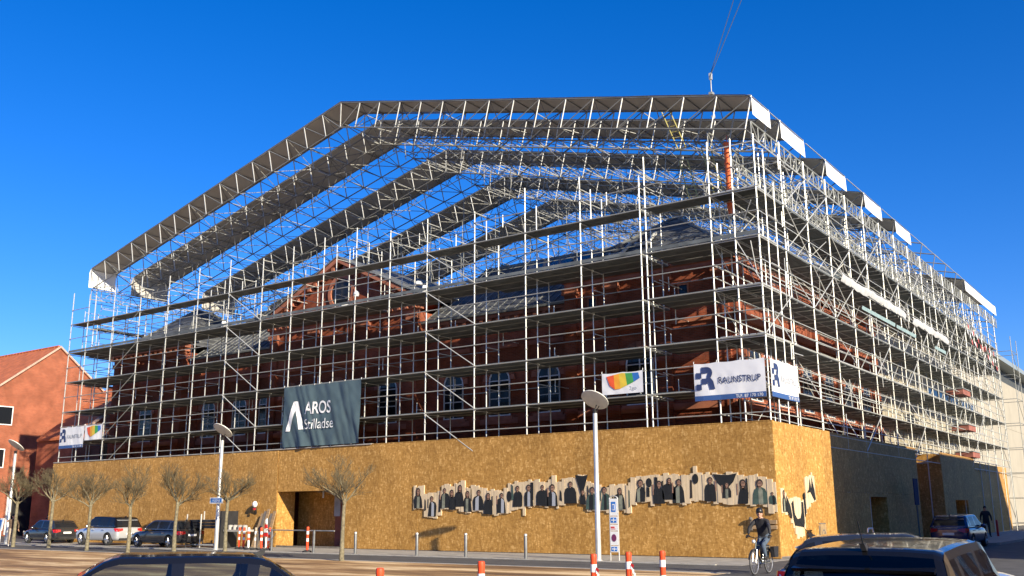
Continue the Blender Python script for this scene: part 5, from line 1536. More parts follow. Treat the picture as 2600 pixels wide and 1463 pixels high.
for i, (y, z) in enumerate(((36.6, 9.4), (37.2, 7.0), (37.6, 5.2))):
    m = mb('rust_box'); m.box(-.9, y - 1.2, z, .2, y + 1.2, z + .36); m.use('galv_dull'); m.box(-.95, y - 1.25, z + .361, .25, y + 1.25, z + .42)
    tag(obj('hoist_landing', m.mesh('hoist_landing'), world=True), ['topmost', 'middle', 'lowest'][i] + ' rusty red hoist landing box on the side scaffold', 'landing box', 'rusty landing boxes')
m = mb('red_strip'); m.use('white_band')
for k in range(26):
    m.use('red_strip' if k % 2 else 'white_band'); y = 40 + k * .42; z = 14.6 - .04 * k + .5 * math.sin(k * 1.7)
    m.prism([(.05, y, z), (.05, y + .3, z - .1), (.06, y + .3, z - .45), (.06, y, z - .3)], (.012, 0, 0))
tag(obj('warning_net', m.mesh('warning_net')), 'red and white warning strips near the far end of the side scaffold', 'netting')

# ================================================================== TREES
def grow(seed, spread, nbr, hfork, top):
    q = random.Random(seed)
    tr = mb('bark'); cr = mb('twig')
    pts = [(0, 0, -.05), (q.uniform(-.03, .03), q.uniform(-.03, .03), hfork * .5), (q.uniform(-.05, .05), q.uniform(-.04, .04), hfork)]
    rad = [.115, .085, .075]
    for i in range(2): tr.tube(pts[i], pts[i + 1], rad[i], rad[i + 1], n=9)
    tr.ball(pts[2], .10, n=8, m=6)
    F = Vector(pts[2]); H = top - hfork
    def branch(p, d, L, r, lev):
        n = 3; p = Vector(p); d = Vector(d).normalized()
        for i in range(n):
            d = (d + Vector((q.uniform(-.38, .38), q.uniform(-.38, .38), q.uniform(-.08, .26)))).normalized()
            e = p + d * (L / n); r2 = r * .78
            (tr if lev == 0 else cr).tube(p, e, r, r2, n=6 if lev == 0 else (4 if lev < 2 else 3), caps=False)
            p = e; r = r2
            if lev < 3:
                for _ in range(q.choice((1, 2, 2)) if lev < 1 else q.choice((1, 2, 2, 2))):
                    a = q.uniform(0, 6.283); s = d.orthogonal().normalized(); b = d.cross(s)
                    dd = d * q.uniform(.6, 1.0) + (s * math.cos(a) + b * math.sin(a)) * q.uniform(.35, .75) + Vector((0, 0, .22))
                    branch(p, dd, L * q.uniform(.46, .66), max(.0064, r * .64), lev + 1)
        if lev < 3:
            branch(p, d, L * .5, max(.0064, r * .8), lev + 1)
    for i in range(nbr):
        a = 6.283 * i / nbr + q.uniform(-.3, .3); t = q.uniform(.35, 1.25)
        d = Vector((math.cos(a) * math.sin(t), math.sin(a) * math.sin(t), math.cos(t) * .9 + .18))
        branch(F + Vector((0, 0, q.uniform(-.15, .05))), d, H * .52 * spread * q.uniform(.8, 1.1), .042, 0)
    return tr.mesh('trunk', True, 60), cr.mesh('crown', True)
variants = [grow(21, 1.0, 8, 2.45, 4.6), grow(35, .95, 7, 2.5, 4.7), grow(48, 1.05, 8, 2.35, 4.5), grow(63, .98, 6, 2.4, 4.6), grow(77, 1.06, 7, 2.3, 4.4), grow(91, .92, 8, 2.5, 4.6), grow(104, 1.04, 7, 2.4, 4.5)]
TR = [(-42.17, -6.62, 0, 1.0, 'bare pollarded tree at the far left behind the leftmost lamp post'), (-38.96, -6.34, 1, 1.0, 'bare pollarded tree in front of the leftmost parked car'), (-33.21, -7.6, 2, .93, 'bare pollarded tree in front of the silver car'), (-29.0, -8.05, 3, .9, 'bare pollarded tree between the silver and dark estate car'), (-28.18, -6.09, 4, .98, 'bare pollarded tree in front of the dark estate car rear'), (-25.84, -4.89, 5, .95, 'bare pollarded tree directly beside the lamp post with blue plate'), (-13.86, -8.94, 6, .9, 'bare pollarded tree standing alone right of the entrance, nearest and largest')]
for i, (x, y, v, s, lb) in enumerate(TR):
    t = thing('bare_tree', lb, 'tree', (x, y, 0), rz=i * 1.3, group='bare pollarded trees in a row')
    t.scale = (s, s, s)
    obj('trunk', variants[v][0], t); obj('crown', variants[v][1], t)
# ================================================================== VEHICLES
_wheels = {}
def wheel_meshes(r, w=.21):
    key = round(r, 3)
    if key in _wheels: return _wheels[key]
    t = mb('rubber'); Mx = Matrix.Rotation(R(90), 4, 'X')
    t.lathe([(r * .62, -w / 2), (r * .9, -w / 2), (r * .985, -w * .36), (r, -w * .2), (r, w * .2), (r * .985, w * .36), (r * .9, w / 2), (r * .62, w / 2)], 26, M=Mx)
    q = mb('rim'); q.lathe([(r * .66, -w * .42), (r * .62, -w * .46), (r * .60, -w * .2), (r * .60, w * .4)], 22, M=Mx)
    for k in range(5):
        a = 2 * math.pi * k / 5
        for da in (-.12, .12):
            q.tube((0, w * .38, 0), (r * .61 * math.cos(a + da), w * .42, r * .61 * math.sin(a + da)), .035, .03, n=5)
            q.tube((0, -w * .38, 0), (r * .61 * math.cos(a + da), -w * .42, r * .61 * math.sin(a + da)), .035, .03, n=5)
    q.lathe([(.0, -w * .45), (.055, -w * .45), (.055, w * .45), (.0, w * .45)], 10, M=Mx)
    q.use('black_plastic'); q.lathe([(.0, -.04), (r * .6, -.04), (r * .6, .04), (.0, .04)], 18, M=Mx)
    _wheels[key] = (t.mesh('wheel', True, 40), q.mesh('rim', True, 40)); return _wheels[key]

def car(name, label, loc, rz, paint, kind='hatch', L=4.3, W=1.80, H=1.50, interior=True, group=None, glass='win_dark', plate='plate', rails=False, top=None):
    """X forward, Y left. Built from a lofted body with cut wheel arches and a hollow glazed cabin."""
    root = thing(name, label, 'car', loc, rz, group)
    top = top or paint
    h = L / 2; wr = .315 if kind != 'suv' else .35
    belt = H * .615; hood = H * .60; sill = .20 if kind != 'suv' else .26
    ax_f = h - .86; ax_r = -h + .86
    # body stations x, bottom, side top, centre top, half width
    hoodl = {'sedan': 1.30, 'hatch': 1.05, 'estate': 1.25, 'suv': 1.10}[kind]
    x_ws = h - hoodl                                        # windscreen base
    if kind == 'sedan':
        tail = [(-h, .42, .78, .80, W * .39), (-h + .06, .30, .92, .95, W * .44), (-h + .35, sill, .96, 1.0, W * .48), (-h + .75, sill, .955, .99, W * .495)]
        x_rw = -h + .72
    else:
        tail = [(-h, .40, .80, .82, W * .41), (-h + .05, .30, belt - .02, belt + .0, W * .455), (-h + .22, sill, belt, belt + .01, W * .485), (-h + .8, sill, belt, belt + .01, W * .498)]
        x_rw = -h + .14
    mid = [(0, sill, belt - .01, belt, W * .5), (x_ws - .3, sill, belt - .03, belt - .01, W * .5)]
    frt = [(x_ws + .1, sill, hood - .02, hood + .04, W * .497), (h - .45, sill, hood - .10, hood - .03, W * .48), (h - .16, .24, hood - .2, hood - .13, W * .44), (h - .03, .32, hood - .34, hood - .3, W * .36), (h, .4, hood - .42, hood - .40, W * .30)]
    st = tail + mid + frt
    m = mb(paint)
    ring = 14
    for (x, zb, zt, zc, w) in st:
        half = [(0, zb), (w * .82, zb), (w * .955, zb + .09), (w, lerp(zb, zt, .42)), (w * .985, zt - .11), (w * .94, zt - .02), (w * .80, lerp(zt, zc, .5) + .008), (0, zc + .012)]
        pts = half + [(-a, b) for a, b in reversed(half[1:-1])]
        for a, b in pts: m.v.append((x, a, b))
    for i in range(len(st) - 1):
        for j in range(ring):
            k = (j + 1) % ring
            m.f.append((i * ring + j, i * ring + k, (i + 1) * ring + k, (i + 1) * ring + j)); m.mi.append(0)
    m.f.append(tuple(range(ring))); m.mi.append(0)
    m.f.append(tuple((len(st) - 1) * ring + i for i in reversed(range(ring)))); m.mi.append(0)
    bm = bmesh.new(); me0 = m.mesh('body'); bm.from_mesh(me0); bmesh.ops.recalc_face_normals(bm, faces=bm.faces); bm.to_mesh(me0); bm.free()
    for att in range(5):
        cut = mb('black_plastic')
        for ax in (ax_f, ax_r):
            for s in (-1, 1):
                M_ = Matrix.Translation((ax + .0013 * att, s * W * .5, wr + .0017 * att)) @ Matrix.Rotation(R(90), 4, 'X') @ Matrix.Rotation(.11 + .05 * att, 4, 'Z')
                cut.lathe([(.0, -.30), (wr + .065, -.30), (wr + .065, .30), (.0, .30)], 24, M=M_)
        cme = cut.mesh('cut'); bm = bmesh.new(); bm.from_mesh(cme); bmesh.ops.remove_doubles(bm, verts=bm.verts, dist=1e-5); bmesh.ops.recalc_face_normals(bm, faces=bm.faces); bm.to_mesh(cme); bm.free()
        co = bpy.data.objects.new('tmp_cut', cme); COL.objects.link(co)
        def mods(o):
            s = o.modifiers.new('s', 'SUBSURF'); s.levels = 1; s.render_levels = 1
            b = o.modifiers.new('b', 'BOOLEAN'); b.operation = 'DIFFERENCE'; b.object = co; b.solver = 'EXACT' if att < 3 else 'FAST'
            b.material_mode = 'TRANSFER'
        bme = evaluated(me0, [mods]); bpy.data.objects.remove(co)
        if max(abs(v.co.y) for v in bme.vertices) < W * .52: break
    bme.polygons.foreach_set('use_smooth', [True] * len(bme.polygons)); bme.set_sharp_from_angle(angle=R(38))
    obj('body', bme, root)
    # greenhouse
    x0, x4 = x_rw, x_ws
    if kind == 'sedan': prof = [(x0, .975), (x0 + .62, H - .09), (x0 + 1.15, H - .01), (x4 - 1.25, H), (x4 - .72, H - .05), (x4, hood + .05)]
    elif kind == 'suv': prof = [(x0, belt), (x0 + .30, H - .11), (x0 + .75, H - .03), (x4 - 1.15, H), (x4 - .62, H - .06), (x4, hood + .05)]
    elif kind == 'estate': prof = [(x0, belt), (x0 + .34, H - .10), (x0 + .85, H - .02), (x4 - 1.3, H), (x4 - .72, H - .05), (x4, hood + .05)]
    else: prof = [(x0, belt), (x0 + .36, H - .12), (x0 + .8, H - .025), (x4 - 1.2, H), (x4 - .70, H - .05), (x4, hood + .05)]
    zb0 = prof[0][1]
    wb = W * .468; wt = W * .375
    def hw(z): return lerp(wb, wt, max(0, min(1, (z - belt) / (H - belt))))
    # fine profile by Catmull-Rom
    fine = []
    for i in range(len(prof) - 1):
        p0 = prof[max(0, i - 1)]; p1 = prof[i]; p2 = prof[i + 1]; p3 = prof[min(len(prof) - 1, i + 2)]
        for k in range(6):
            t = k / 6
            if i in (0, len(prof) - 2): f = [lerp(p1[c], p2[c], t) for c in (0, 1)]; 
            else: f = [.5 * (2 * p1[c] + (p2[c] - p0[c]) * t + (2 * p0[c] - 5 * p1[c] + 4 * p2[c] - p3[c]) * t * t + (3 * p1[c] - p0[c] - 3 * p2[c] + p3[c]) * t ** 3) for c in (0, 1)]
            fine.append((f[0], f[1], i, t))
    fine.append((prof[-1][0], prof[-1][1], len(prof) - 2, 1.0))
    V = [-1, -.985, -.95, -.88, -.5, 0, .5, .88, .95, .985, 1]
    def top_pt(i, v):
        x, z, s, t = fine[i]
        e = abs(v); drop = .035 * max(0, (e - .8) / .2) ** 2 + .02 * e * e
        bow = .06 * (1 - e * e) * (1 if s == len(prof) - 2 else (-1 if s == 0 else 0)) * math.sin(math.pi * min(1, max(.0, t)))
        return (x + bow, v * hw(z), z - drop * (0 if i in (0, len(fine) - 1) else 1))
    shell = mb(top); scr = mb(glass); rear = mb(glass)
    N = len(fine)
    for i in range(N - 1):
        seg = fine[i][2]; t = fine[i][3]
        for j in range(len(V) - 1):
            q = [top_pt(i, V[j]), top_pt(i + 1, V[j]), top_pt(i + 1, V[j + 1]), top_pt(i, V[j + 1])]
            inner = abs(V[j]) <= .88 and abs(V[j + 1]) <= .88
            if seg == len(prof) - 2 and inner and t > .05: scr.poly(q)
            elif seg == 0 and inner and (.10 < t < .9): rear.poly(q)
            else: shell.poly(q)
    # sides
    S = 24; T = [0, .10, .5, .84, 1.0]
    plen = [0]
    for a, b in zip(fine[:-1], fine[1:]): plen.append(plen[-1] + abs(b[0] - a[0]) * 1.0 + .25 * abs(b[1] - a[1]))
    def top_at(s):
        d = s * plen[-1]
        for i in range(N - 1):
            if plen[i] <= d <= plen[i + 1] + 1e-9:
                k = (d - plen[i]) / max(1e-9, plen[i + 1] - plen[i]); return lerp(fine[i][0], fine[i + 1][0], k), lerp(fine[i][1], fine[i + 1][1], k)
        return fine[-1][0], fine[-1][1]
    if kind in ('estate', 'suv'): wins = [(3, 6), (7, 13), (14, 21)]
    elif kind == 'sedan': wins = [(4, 6), (7, 12), (13, 20)]
    else: wins = [(3, 5), (6, 12), (13, 21)]
    for sd in (-1, 1):
        panes = [mb(glass) for _ in wins]
        def sp(i, t):
            s = i / S; tx, tz = top_at(s); bx = lerp(x0 + .02, x4, s); bz = lerp(zb0, hood + .05, s) if kind == 'sedan' else lerp(belt, hood + .05, s)
            x = lerp(bx, tx, t); z = lerp(bz, tz, t) - .035 * t ** 6 * (0 if i in (0, S) else 1)
            return (x, sd * (hw(z + .03 * t ** 6) * 1.0 + .012 * math.sin(math.pi * t)), z - .0)
        for i in range(S):
            for j in range(len(T) - 1):
                q = [sp(i, T[j]), sp(i + 1, T[j]), sp(i + 1, T[j + 1]), sp(i, T[j + 1])]
                w_ = next((k for k, (a, b) in enumerate(wins) if a <= i < b), None)
                if w_ is not None and 1 <= j <= 2: panes[w_].poly(q)
                else: shell.poly(q)
        for p in panes: obj('window', p.mesh('window', True, 60), root)
        tr = mb('chrome' if kind != 'hatch' else 'black_plastic')
        tr.path([tuple(Vector(sp(i, .10)) + Vector((0, sd * .006, 0))) for i in range(2, 22)], .009, n=4)
        obj('window_trim', tr.mesh('window_trim', True), root)
    obj('cabin', shell.mesh('cabin', True, 32), root)
    obj('windscreen', scr.mesh('windscreen', True, 60), root); obj('rear_window', rear.mesh('rear_window', True, 60), root)
    # black lid inside and seats
    m = mb('black_plastic'); m.box(x0 + .2, -wb * .9, belt + .03, x4 - .35, wb * .9, belt + .05)
    if kind == 'sedan': m.box(x0 + .75, -wb * .9, belt - .0, x4 - .35, wb * .9, belt + .08)
    obj('cabin_floor', m.mesh('cabin_floor'), root)
    for sx in (x4 - 1.35, x4 - 2.2):
        for sy in (-.36, .36):
            m = mb('seat_fabric'); m.prism([(sx - .12, sy - .22, belt + .06), (sx + .05, sy - .22, belt + .06), (sx - .08, sy - .20, H - .28), (sx - .2, sy - .20, H - .28)], (0, .42, 0))
            m.prism([(sx - .2, sy - .12, H - .27), (sx - .08, sy - .12, H - .27), (sx - .1, sy - .11, H - .10), (sx - .2, sy - .11, H - .10)], (0, .25, 0)); obj('seat', m.mesh('seat'), root)
    # wheels
    tm, rm = wheel_meshes(wr)
    for ax in (ax_f, ax_r):
        for s in (-1, 1):
            w_ = obj('wheel', tm, root, Matrix.Translation((ax, s * (W / 2 - .125), wr))); obj('rim', rm, w_)
    # lamps, plates, mirrors, bumpers
    for s in (-1, 1):
        m = mb('tail_red'); zt = belt - .12 if kind != 'sedan' else .86
        m.prism([(-h + .16, s * W * .475, zt - .10), (-h + .00, s * W * .42, zt - .12), (-h - .02, s * W * .26, zt - .05), (-h - .0, s * W * .26, zt + .06), (-h + .05, s * W * .42, zt + .07), (-h + .26, s * W * .488, zt + .07)], (-.008, 0, 0)); obj('tail_light', m.mesh('tail_light'), root)
        m = mb('lamp_clear'); m.prism([(h - .36, s * W * .478, hood - .20), (h - .10, s * W * .40, hood - .26), (h - .04, s * W * .28, hood - .30), (h - .08, s * W * .28, hood - .22), (h - .40, s * W * .474, hood - .12)], (.02, s * .012, .01)); obj('headlight', m.mesh('headlight'), root)
        m = mb(paint); m.ball((x4 - .55, s * (W * .5 + .07), belt + .06), .12, .55, 1.0, .72); m.use('black_plastic'); m.tube((x4 - .52, s * W * .46, belt), (x4 - .52, s * (W * .5 + .03), belt + .03), .035, n=6); obj('mirror', m.mesh('mirror', True, 40), root)
        for dx in (-.15, -1.12):
            m = mb('chrome' if kind in ('suv', 'estate') else paint); y = s * (W * .497); m.box(x4 - .85 + dx - .1, min(y, y + s * .03), belt - .16, x4 - .85 + dx + .1, max(y, y + s * .03), belt - .13); obj('door_handle', m.mesh('door_handle'), root)
    m = mb(plate); m.box(-h - .016, -.26, .60 if kind != 'sedan' else .55, -h - .004, .26, .71 if kind != 'sedan' else .66); obj('number_plate', m.mesh('number_plate'), root)
    m = mb('black_plastic'); m.box(-h - .006, -W * .36, .30, -h + .25, W * .36, .42); m.box(h - .3, -W * .30, .34, h + .004, W * .30, .46); obj('bumper', m.mesh('bumper'), root)
    if rails:
        for s in (-1, 1):
            m = mb('galv_dull'); i0, i1 = 9, 20
            pts = [(fine[i][0], s * hw(fine[i][1]) * .90, fine[i][1] + .035) for i in range(i0, i1, 2)]
            pts = [(pts[0][0] - .1, pts[0][1], pts[0][2] - .05)] + pts + [(pts[-1][0] + .12, pts[-1][1], pts[-1][2] - .05)]
            m.path(pts, .018, n=5); obj('roof_rail', m.mesh('roof_rail', True), root)
    m = mb('black_plastic'); xa = fine[7][0]; za = fine[7][1]
    m.prism([(xa - .02, -.025, za - .0), (xa + .16, -.025, za + .0), (xa + .0, -.012, za + .07), (xa - .05, -.012, za + .07)], (0, .05, 0)); m.tube((xa - .02, 0, za + .04), (xa - .17, 0, za + .28), .006, n=4); obj('antenna', m.mesh('antenna'), root)
    if kind in ('hatch', 'suv'):
        m = mb(paint); a = fine[5]; m.prism([(a[0] - .10, -hw(a[1]) * .88, a[1] - .035), (a[0] + .14, -hw(a[1]) * .9, a[1] + .035), (a[0] + .14, -hw(a[1]) * .9, a[1] - .01), (a[0] - .08, -hw(a[1]) * .88, a[1] - .065)], (0, 2 * hw(a[1]) * .89, 0)); obj('spoiler', m.mesh('spoiler'), root)
    return root
PK = 'cars parked along the pavement'
car('parked_car', 'black hatchback parked at the far left behind the second tree', (-47.3, -1.6, 0), R(180), 'paint_charcoal', 'hatch', 4.0, 1.75, 1.46, group=PK)
car('parked_car', 'silver white crossover with black roof, middle of the three parked cars', (-40.3, -2.0, 0), R(181), 'paint_silver', 'suv', 4.35, 1.85, 1.66, group=PK, top='paint_black')
car('parked_car', 'dark brown grey estate car parked nearest to the entrance', (-33.9, -2.5, 0), R(180), 'paint_dark_grey', 'estate', 4.55, 1.82, 1.47, group=PK)
car('parked_car', 'dark blue car standing in the shade of the side street', (3.1, 15.6, 0), R(88), 'paint_blue', 'hatch', 4.2, 1.8, 1.55)
car('parked_car', 'black suv seen from behind at the bottom right corner', (10.75, -24.6, -0.2), R(92), 'paint_black', 'suv', 4.5, 1.84, 1.70, glass='car_glass')
car('parked_car', 'silver car mostly hidden beyond the black suv', (9.0, -18.1, ground_z(9, -18.1)), R(14), 'paint_silver', 'hatch', 4.1, 1.76, 1.52, top='paint_charcoal')
car('parked_car', 'black sedan roof at the bottom left edge, side on', (2.83, -28.62, -0.2), R(234), 'paint_black', 'sedan', 5.3, 1.84, 1.54, glass='car_glass_clear')

# lorry at the right edge
tk = thing('flatbed_truck', 'dark flatbed truck with loader crane at the far right, headlight on', 'truck', (2.9, 59.5, 0))
m = mb('truck_paint'); m.prism([(-1.2, -6.0, .7), (-1.2, -4.4, .7), (-1.2, -4.4, 2.7), (-1.2, -5.5, 2.75), (-1.2, -5.95, 1.7)], (2.4, 0, 0)); obj('cab', m.mesh('cab'), tk)
m = mb('win_dark'); m.prism([(-1.05, -6.0, 1.78), (1.05, -6.0, 1.78), (1.0, -5.58, 2.62), (-1.0, -5.58, 2.62)], (0, -.02, .0)); obj('windscreen', m.mesh('windscreen'), tk)
for s in (-1, 1):
    m = mb('headlight_on' if s < 0 else 'lamp_clear'); m.box(s * .95 - .17, -6.05, .82, s * .95 + .17, -6.002, 1.08); obj('headlight', m.mesh('headlight'), tk)
    m = mb('black_plastic'); m.box(s * 1.32 - .1, -5.9, 1.7, s * 1.32 + .1, -5.8, 2.4); m.tube((s * 1.15, -5.8, 2.3), (s * 1.32, -5.85, 2.3), .02, n=5); obj('mirror', m.mesh('mirror'), tk)
m = mb('black_plastic'); m.box(-1.2, -6.06, .4, 1.2, -5.95, .7); m.box(-.5, -4.39, .6, .5, 4.0, .85); obj('chassis', m.mesh('chassis'), tk)
m = mb('plank_grey'); m.box(-1.22, -3.4, .86, 1.22, 4.0, 1.05); obj('flatbed', m.mesh('flatbed'), tk)
m = mb('truck_paint'); m.tube((0, -3.9, .86), (0, -3.9, 2.6), .18, n=8); m.tube((0, -3.9, 2.6), (-.7, -3.2, 3.6), .12, n=6); m.tube((-.7, -3.2, 3.6), (-1.4, -1.6, 2.5), .09, n=6); obj('loader_crane', m.mesh('loader_crane'), tk)
for s in (-1, 1):
    for y in (-5.2, 2.4): obj('wheel', wheel_meshes(.48)[0], tk, Matrix.Translation((s * 1.02, y, .48)) @ Matrix.Rotation(R(90), 4, 'Z'))
for i, (y, h_, w_) in enumerate(((-2.4, 1.1, .9), (-1.0, .7, 1.1), (.8, 1.4, .8))):
    m = mb(['truck_paint', 'rust_box', 'galv_dull'][i])
    for k in range(5): m.tube((-w_, y, 1.12 + k * h_ / 5), (w_, y + .05 * k, 1.12 + k * h_ / 5), .06, n=6)
    for s in (-1, 1): m.box(s * w_ - .05, y - .08, 1.06, s * w_ + .05, y + .2, 1.06 + h_)
    tag(obj('scaffold_bundle', m.mesh('scaffold_bundle'), None, Matrix.Translation((2.9, 59.5, 0))), ['dark bundle of tubes on the truck bed next to cab', 'rusty low bundle of tubes on the truck bed', 'tall grey bundle of tubes at the back of the truck bed'][i], 'tube bundle')

# ================================================================== PEOPLE
def person_mesh(J, bones, colour, head, face_dir, hairmat=None, hands=(), gloves=None):
    """J: joint -> (position, radius); bones: pairs; colour: bone -> material. One continuous skin surface; head with a face, fingers"""
    me = bpy.data.meshes.new('person'); keys = list(J); idx = {k: i for i, k in enumerate(keys)}
    me.from_pydata([J[k][0] for k in keys], [(idx[a], idx[b]) for a, b in bones], [])
    o = bpy.data.objects.new('tmp_p', me); COL.objects.link(o)
    o.modifiers.new('skin', 'SKIN')
    for i, k in enumerate(keys):
        sv = me.skin_vertices[0].data[i]; r = J[k][1]; sv.radius = r if isinstance(r, tuple) else (r, r)
        sv.use_root = (k == 'pelvis')
    s = o.modifiers.new('ss', 'SUBSURF'); s.levels = 2; s.render_levels = 2
    dg = bpy.context.evaluated_depsgraph_get(); dg.update()
    out = bpy.data.meshes.new_from_object(o.evaluated_get(dg)); bpy.data.objects.remove(o)
    mats = sorted(set(colour.values()) | {'skin', 'hair_dark'}); 
    bl_ = [(Vector(J[a][0]), Vector(J[b][0]), colour[(a, b)]) for a, b in bones]
    m = MB()
    for mt in mats: m.use(mt)
    m.v = [tuple(v.co) for v in out.vertices]
    for p in out.polygons:
        c = p.center; best = None
        for a, b, mt in bl_:
            ab = b - a; t = max(0, min(1, (c - a).dot(ab) / max(1e-9, ab.length_squared))); d = (c - a - ab * t).length
            if best is None or d < best[0]: best = (d, mt)
        m.f.append(tuple(p.vertices)); m.mi.append(mats.index(best[1]))
    # face details on the head ball
    H = Vector(head[0]); r = head[1]; F = Vector(face_dir).normalized(); U = Vector((0, 0, 1)); U = (U - F * U.dot(F)).normalized(); S = F.cross(U)
    B = Matrix((S, F, U)).transposed().to_4x4(); B.translation = H
    m.use('skin'); m.ball((0, .0, -.01), r, .82, .95, 1.12, n=14, m=10, M=B)
    m.ball((0, r * .95, -.01), r * .17, .8, 1.1, 1.3, n=8, m=6, M=B); m.ball((0, r * .62, -r * .80), r * .34, 1, 1, .8, n=8, m=6, M=B)
    for s_ in (-1, 1): m.ball((s_ * r * .82, -.0, -.01), r * .2, .4, .8, 1.2, n=8, m=6, M=B)
    m.use('hair_dark')
    for s_ in (-1, 1): m.ball((s_ * r * .34, r * .84, r * .06), r * .12, 1.2, .6, .8, n=6, m=5, M=B); m.ball((s_ * r * .34, r * .86, r * .27), r * .13, 1.5, .4, .3, n=6, m=4, M=B)
    m.use('tail_red') if False else m.use('skin'); m.ball((0, r * .88, -r * .45), r * .18, 1.2, .4, .35, n=8, m=4, M=B)
    # hands: palm with five bent fingers
    for (W_, D, N_, mt) in hands:
        W_ = Vector(W_); D = Vector(D).normalized(); N_ = Vector(N_); N_ = (N_ - D * N_.dot(D)).normalized(); X = D.cross(N_); m.use(mt)
        Q = Matrix((X, D, N_)).transposed().to_4x4(); Q.translation = W_
        m.ball((0, .045, 0), .052, .82, 1.05, .42, n=10, m=7, M=Q)
        for i, (fx, fl) in enumerate(((-.032, .068), (-.011, .078), (.011, .073), (.031, .058))):
            a = Q @ Vector((fx, .078, 0)); b = Q @ Vector((fx * 1.1, .078 + fl * .5, -.012)); c = Q @ Vector((fx * 1.1, .078 + fl * .72, -.042)); d = Q @ Vector((fx, .078 + fl * .55, -.066))
            m.tube(a, b, .0105, .0095, n=6); m.tube(b, c, .0095, .009, n=6); m.tube(c, d, .009, .0075, n=6)
        a = Q @ Vector((-.036, .03, -.005)); b = Q @ Vector((-.062, .058, -.022)); c = Q @ Vector((-.050, .085, -.04)); m.tube(a, b, .013, .011, n=6); m.tube(b, c, .011, .009, n=6)
    return m
BON = [('pelvis', 'waist'), ('waist', 'chest'), ('chest', 'neck'), ('neck', 'skull'), ('chest', 'shL'), ('shL', 'elL'), ('elL', 'wrL'), ('chest', 'shR'), ('shR', 'elR'), ('elR', 'wrR'), ('pelvis', 'hiL'), ('hiL', 'knL'), ('knL', 'anL'), ('anL', 'toL'), ('pelvis', 'hiR'), ('hiR', 'knR'), ('knR', 'anR'), ('anR', 'toR')]
def colours(top, legs, shoe):
    d = {}
    for b in BON:
        a = b[0] + b[1]
        if 'skull' in a: d[b] = 'skin'
        elif b[0] in ('hiL', 'hiR', 'knL', 'knR') or b[1] in ('hiL', 'hiR'): d[b] = legs
        elif b[0].startswith('an'): d[b] = shoe
        else: d[b] = top
    return d
def standing(f=1.0, stride=.0, armL=(.26, .0, .0), armR=(-.26, .0, .0), r=1.0, lean=0.0):
    """figure facing -Y, 1.76 m tall at f=1; stride = fore-aft foot distance"""
    J = {'pelvis': ((0, 0, .93), (.155 * r, .115 * r)), 'waist': ((0, -lean * .3, 1.10), (.145 * r, .11 * r)), 'chest': ((0, -lean * .7, 1.34), (.165 * r, .12 * r)), 'neck': ((0, -lean, 1.50), .058), 'skull': ((0, -lean - .01, 1.60), .062),
         'shL': ((.185, -lean * .8, 1.41), .066 * r), 'elL': ((armL[0], armL[1], 1.13 + armL[2]), .047 * r), 'wrL': ((armL[0] + .0, armL[1] * 1.6 - .07, .89 + armL[2] * 2), .036),
         'shR': ((-.185, -lean * .8, 1.41), .066 * r), 'elR': ((armR[0], armR[1], 1.13 + armR[2]), .047 * r), 'wrR': ((armR[0] - .0, armR[1] * 1.6 - .07, .89 + armR[2] * 2), .036),
         'hiL': ((.095, 0, .86), .098 * r), 'knL': ((.105, -stride * .30 - .02, .49), .064), 'anL': ((.11, -stride * .5, .09), .045), 'toL': ((.125, -stride * .5 - .17, .04), .037),
         'hiR': ((-.095, 0, .86), .098 * r), 'knR': ((-.105, stride * .12 - .03, .49), .064), 'anR': ((-.11, stride * .5, .11 if stride else .09), .045), 'toR': ((-.125, stride * .5 - .16, .04), .037)}
    return {k: (tuple(c * f for c in p), (tuple(c * f for c in rr) if isinstance(rr, tuple) else rr * f)) for k, (p, rr) in J.items()}
def hair_cap(H, r, F, mat_, cover=.25):
    m = mb(mat_); F = Vector(F).normalized(); U = Vector((0, 0, 1)); U = (U - F * U.dot(F)).normalized(); S = F.cross(U)
    B = Matrix((S, F, U)).transposed().to_4x4(); B.translation = Vector(H)
    m.ball((0, -r * .14, r * .22), r * 1.08, .86, .98, 1.06, n=14, m=9, M=B); return m
def place_person(name, label, loc, rz, J, cols, top_hair='hair_dark', face=(0, -1, 0), hands=True, helmet=False):
    t = thing(name, label, 'person', loc, rz)
    sk = Vector(J['skull'][0]); H = sk + Vector((0, -.012, .055)); r = .105
    hs_ = []
    if hands:
        for s in ('L', 'R'):
            w = Vector(J['wr' + s][0]); e = Vector(J['el' + s][0]); hs_.append((tuple(w), tuple(w - e), (1 if s == 'R' else -1, 0, 0), 'skin'))
    m = person_mesh(J, BON, cols, (tuple(H), r), face, hands=hs_)
    obj('body', m.mesh('body', True), t)
    obj('hair', hair_cap(H, r, face, top_hair).mesh('hair', True), t)
    return t
place_person('person', 'person in a dark hooded coat walking on the shaded side pavement', (1.75, 29.8, .1), R(20), standing(1.04, .42, (.27, -.06, .02), (-.27, .08, .02), 1.18), colours('jacket_black', 'jacket_black', 'shoe'), 'helmet_black')
place_person('person', 'person in brown jacket and tan trousers standing by the leftmost tree', (-42.9, -6.35, 0), R(70), standing(1.02, .30, (.30, .1, .03), (-.34, -.2, .25), 1.1), colours('coat_brown', 'trousers_tan', 'shoe_light'))
place_person('person', 'person behind the black hatchback, only the head showing', (-48.2, 0.35 - 1.0 + .9, 0), R(30), standing(.98, .2), colours('jacket_black', 'jeans', 'shoe'))
place_person('person', 'person in dark clothes standing in the house doorway', (-52.6, 1.2, 0), R(60), standing(1.0, .1), colours('jacket_black', 'jacket_black', 'shoe'))
